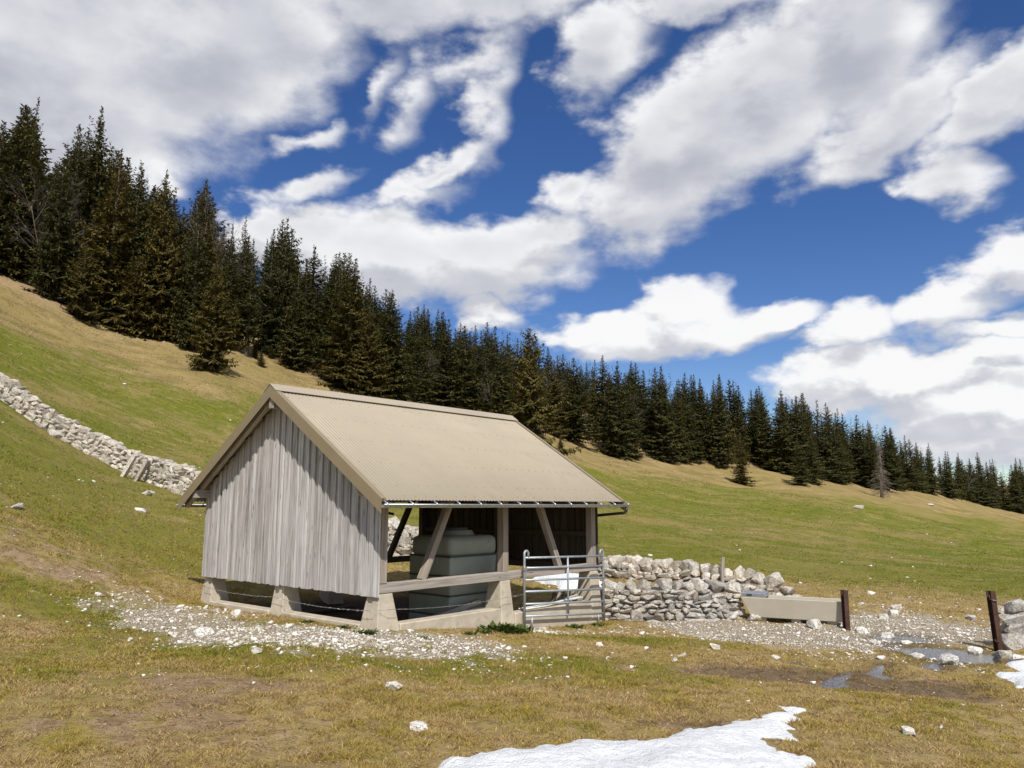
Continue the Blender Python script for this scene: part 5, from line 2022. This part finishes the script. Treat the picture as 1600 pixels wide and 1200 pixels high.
def try_tree(px, back, gap, lo_h=11, hi_h=27, slack=(4, 40)):
    global n_forest
    r = ray(px, 700)
    azd = math.degrees(math.atan2(r[0], r[1]))
    rad = float(np.interp(azd, TL_AZ, TL_R)) + back
    x, y = rad * math.sin(math.radians(azd)), rad * math.cos(math.radians(azd))
    if any((x - a) ** 2 + (y - b_) ** 2 < gap ** 2 for a, b_ in placed):
        return False
    z = tz(x, y)
    ppx, ppy = proj((x, y, z))
    d = ray(ppx, skyline(ppx) + rnd.uniform(*slack))
    h = EYE[2] + d[2] / d[1] * y - z
    if h < lo_h:
        return False
    h = min(h, hi_h * rnd.uniform(.8, 1.0))
    pr = rnd.choice(SPRUCE if rnd.random() < .86 else SPRUCE_OLIVE[2:])
    where = next(w for lim, w in ((300, 'high on the slope at the left of the picture'), (480, 'above the gable of the barn'), (720, 'behind the ridge of the barn roof'), (960, 'behind the right end of the barn roof'), (1180, 'along the right meadow, left of the bare gap'), (1330, 'in the dark stand right of the bare gap'), (1480, 'behind and right of the dead spruce'), (9999, 'in the far wood at the right edge')) if ppx < lim)
    row = 'front-row' if back < 7 else 'back-row'
    plant('spruce_tree', pr, (x, y, z), h, row + ' spruce in the dense forest ' + where, 'tree', row + ' forest spruces ' + where, 20.0, rnd.uniform(1.15, 1.85))
    placed.append((x, y))
    n_forest += 1
    return True


def gapped(px):
    return 378 < px < 398 or 1196 < px < 1216 or 0 < px < 60 and rnd.random() < .6 or 345 < px < 380 and rnd.random() < .7


# edge trees, then rows behind
tries = 0
while n_forest < 105 and tries < 2500:
    tries += 1
    px = rnd.uniform(60, 1640)
    if not gapped(px):
        try_tree(px, rnd.uniform(0, 7), 4.2, slack=(4, 60))
tries = 0
while n_forest < 270 and tries < 6000:
    tries += 1
    px = rnd.uniform(-60, 1680)
    if not gapped(px):
        try_tree(px, rnd.uniform(5, 55), 3.6, 7, slack=(0, 30))
print('forest trees', n_forest)


# the depth of the wood behind them, which reads as one mass
def build_far_wood():
    protos = []
    for k in range(4):
        c_, t_ = spruce(60 + k, R=3.4, power=.85, whorls=20, per=6, ragged=.35)
        n = len(c_.vertices)
        v = np.empty(n * 3, np.float32)
        c_.vertices.foreach_get('co', v)
        ti = np.empty(n, np.float32)
        c_.attributes['tint'].data.foreach_get('value', ti)
        keep = np.repeat(np.random.default_rng(k).random(n // 4) < .55, 4)
        protos.append((v.reshape(-1, 3)[keep] * np.array([1.1, 1.1, 1]), ti[keep]))
        bpy.data.meshes.remove(c_)
        bpy.data.meshes.remove(t_)
    r_ = np.random.default_rng(5)
    VV, TT = [], []
    while len(VV) < 420:
        px = r_.uniform(-80, 1690)
        if gapped(px) and r_.random() < .8:
            continue
        rr = ray(px, 700)
        azd = math.degrees(math.atan2(rr[0], rr[1]))
        rad = float(np.interp(azd, TL_AZ, TL_R)) + r_.uniform(12, 75)
        x, y = rad * math.sin(math.radians(azd)), rad * math.cos(math.radians(azd))
        z = tz(x, y)
        ppx, ppy = proj((x, y, z))
        d = ray(ppx, skyline(ppx) + r_.uniform(6, 50))
        h = min(EYE[2] + d[2] / d[1] * y - z, 30)
        if h < 4:
            continue
        v, ti = protos[r_.integers(0, 4)]
        k = h / 20
        a = r_.uniform(0, 6.28)
        w = k * r_.uniform(1.0, 1.4)
        VV.append(np.stack([(v[:, 0] * math.cos(a) - v[:, 1] * math.sin(a)) * w + x, (v[:, 0] * math.sin(a) + v[:, 1] * math.cos(a)) * w + y, v[:, 2] * k + z], -1))
        TT.append(ti)
    V = np.concatenate(VV)
    me = mesh_np('far_wood', V, np.arange(len(V)), 4)
    at_ = me.attributes.new('tint', 'FLOAT', 'POINT')
    at_.data.foreach_set('value', np.concatenate(TT).astype(np.float32))
    tag(link('far_wood', me, None, M_NEEDLE), 'dark depth of the spruce wood behind the front trees', 'forest', kind='stuff')
    print('far wood quads', len(V) // 4)


build_far_wood()
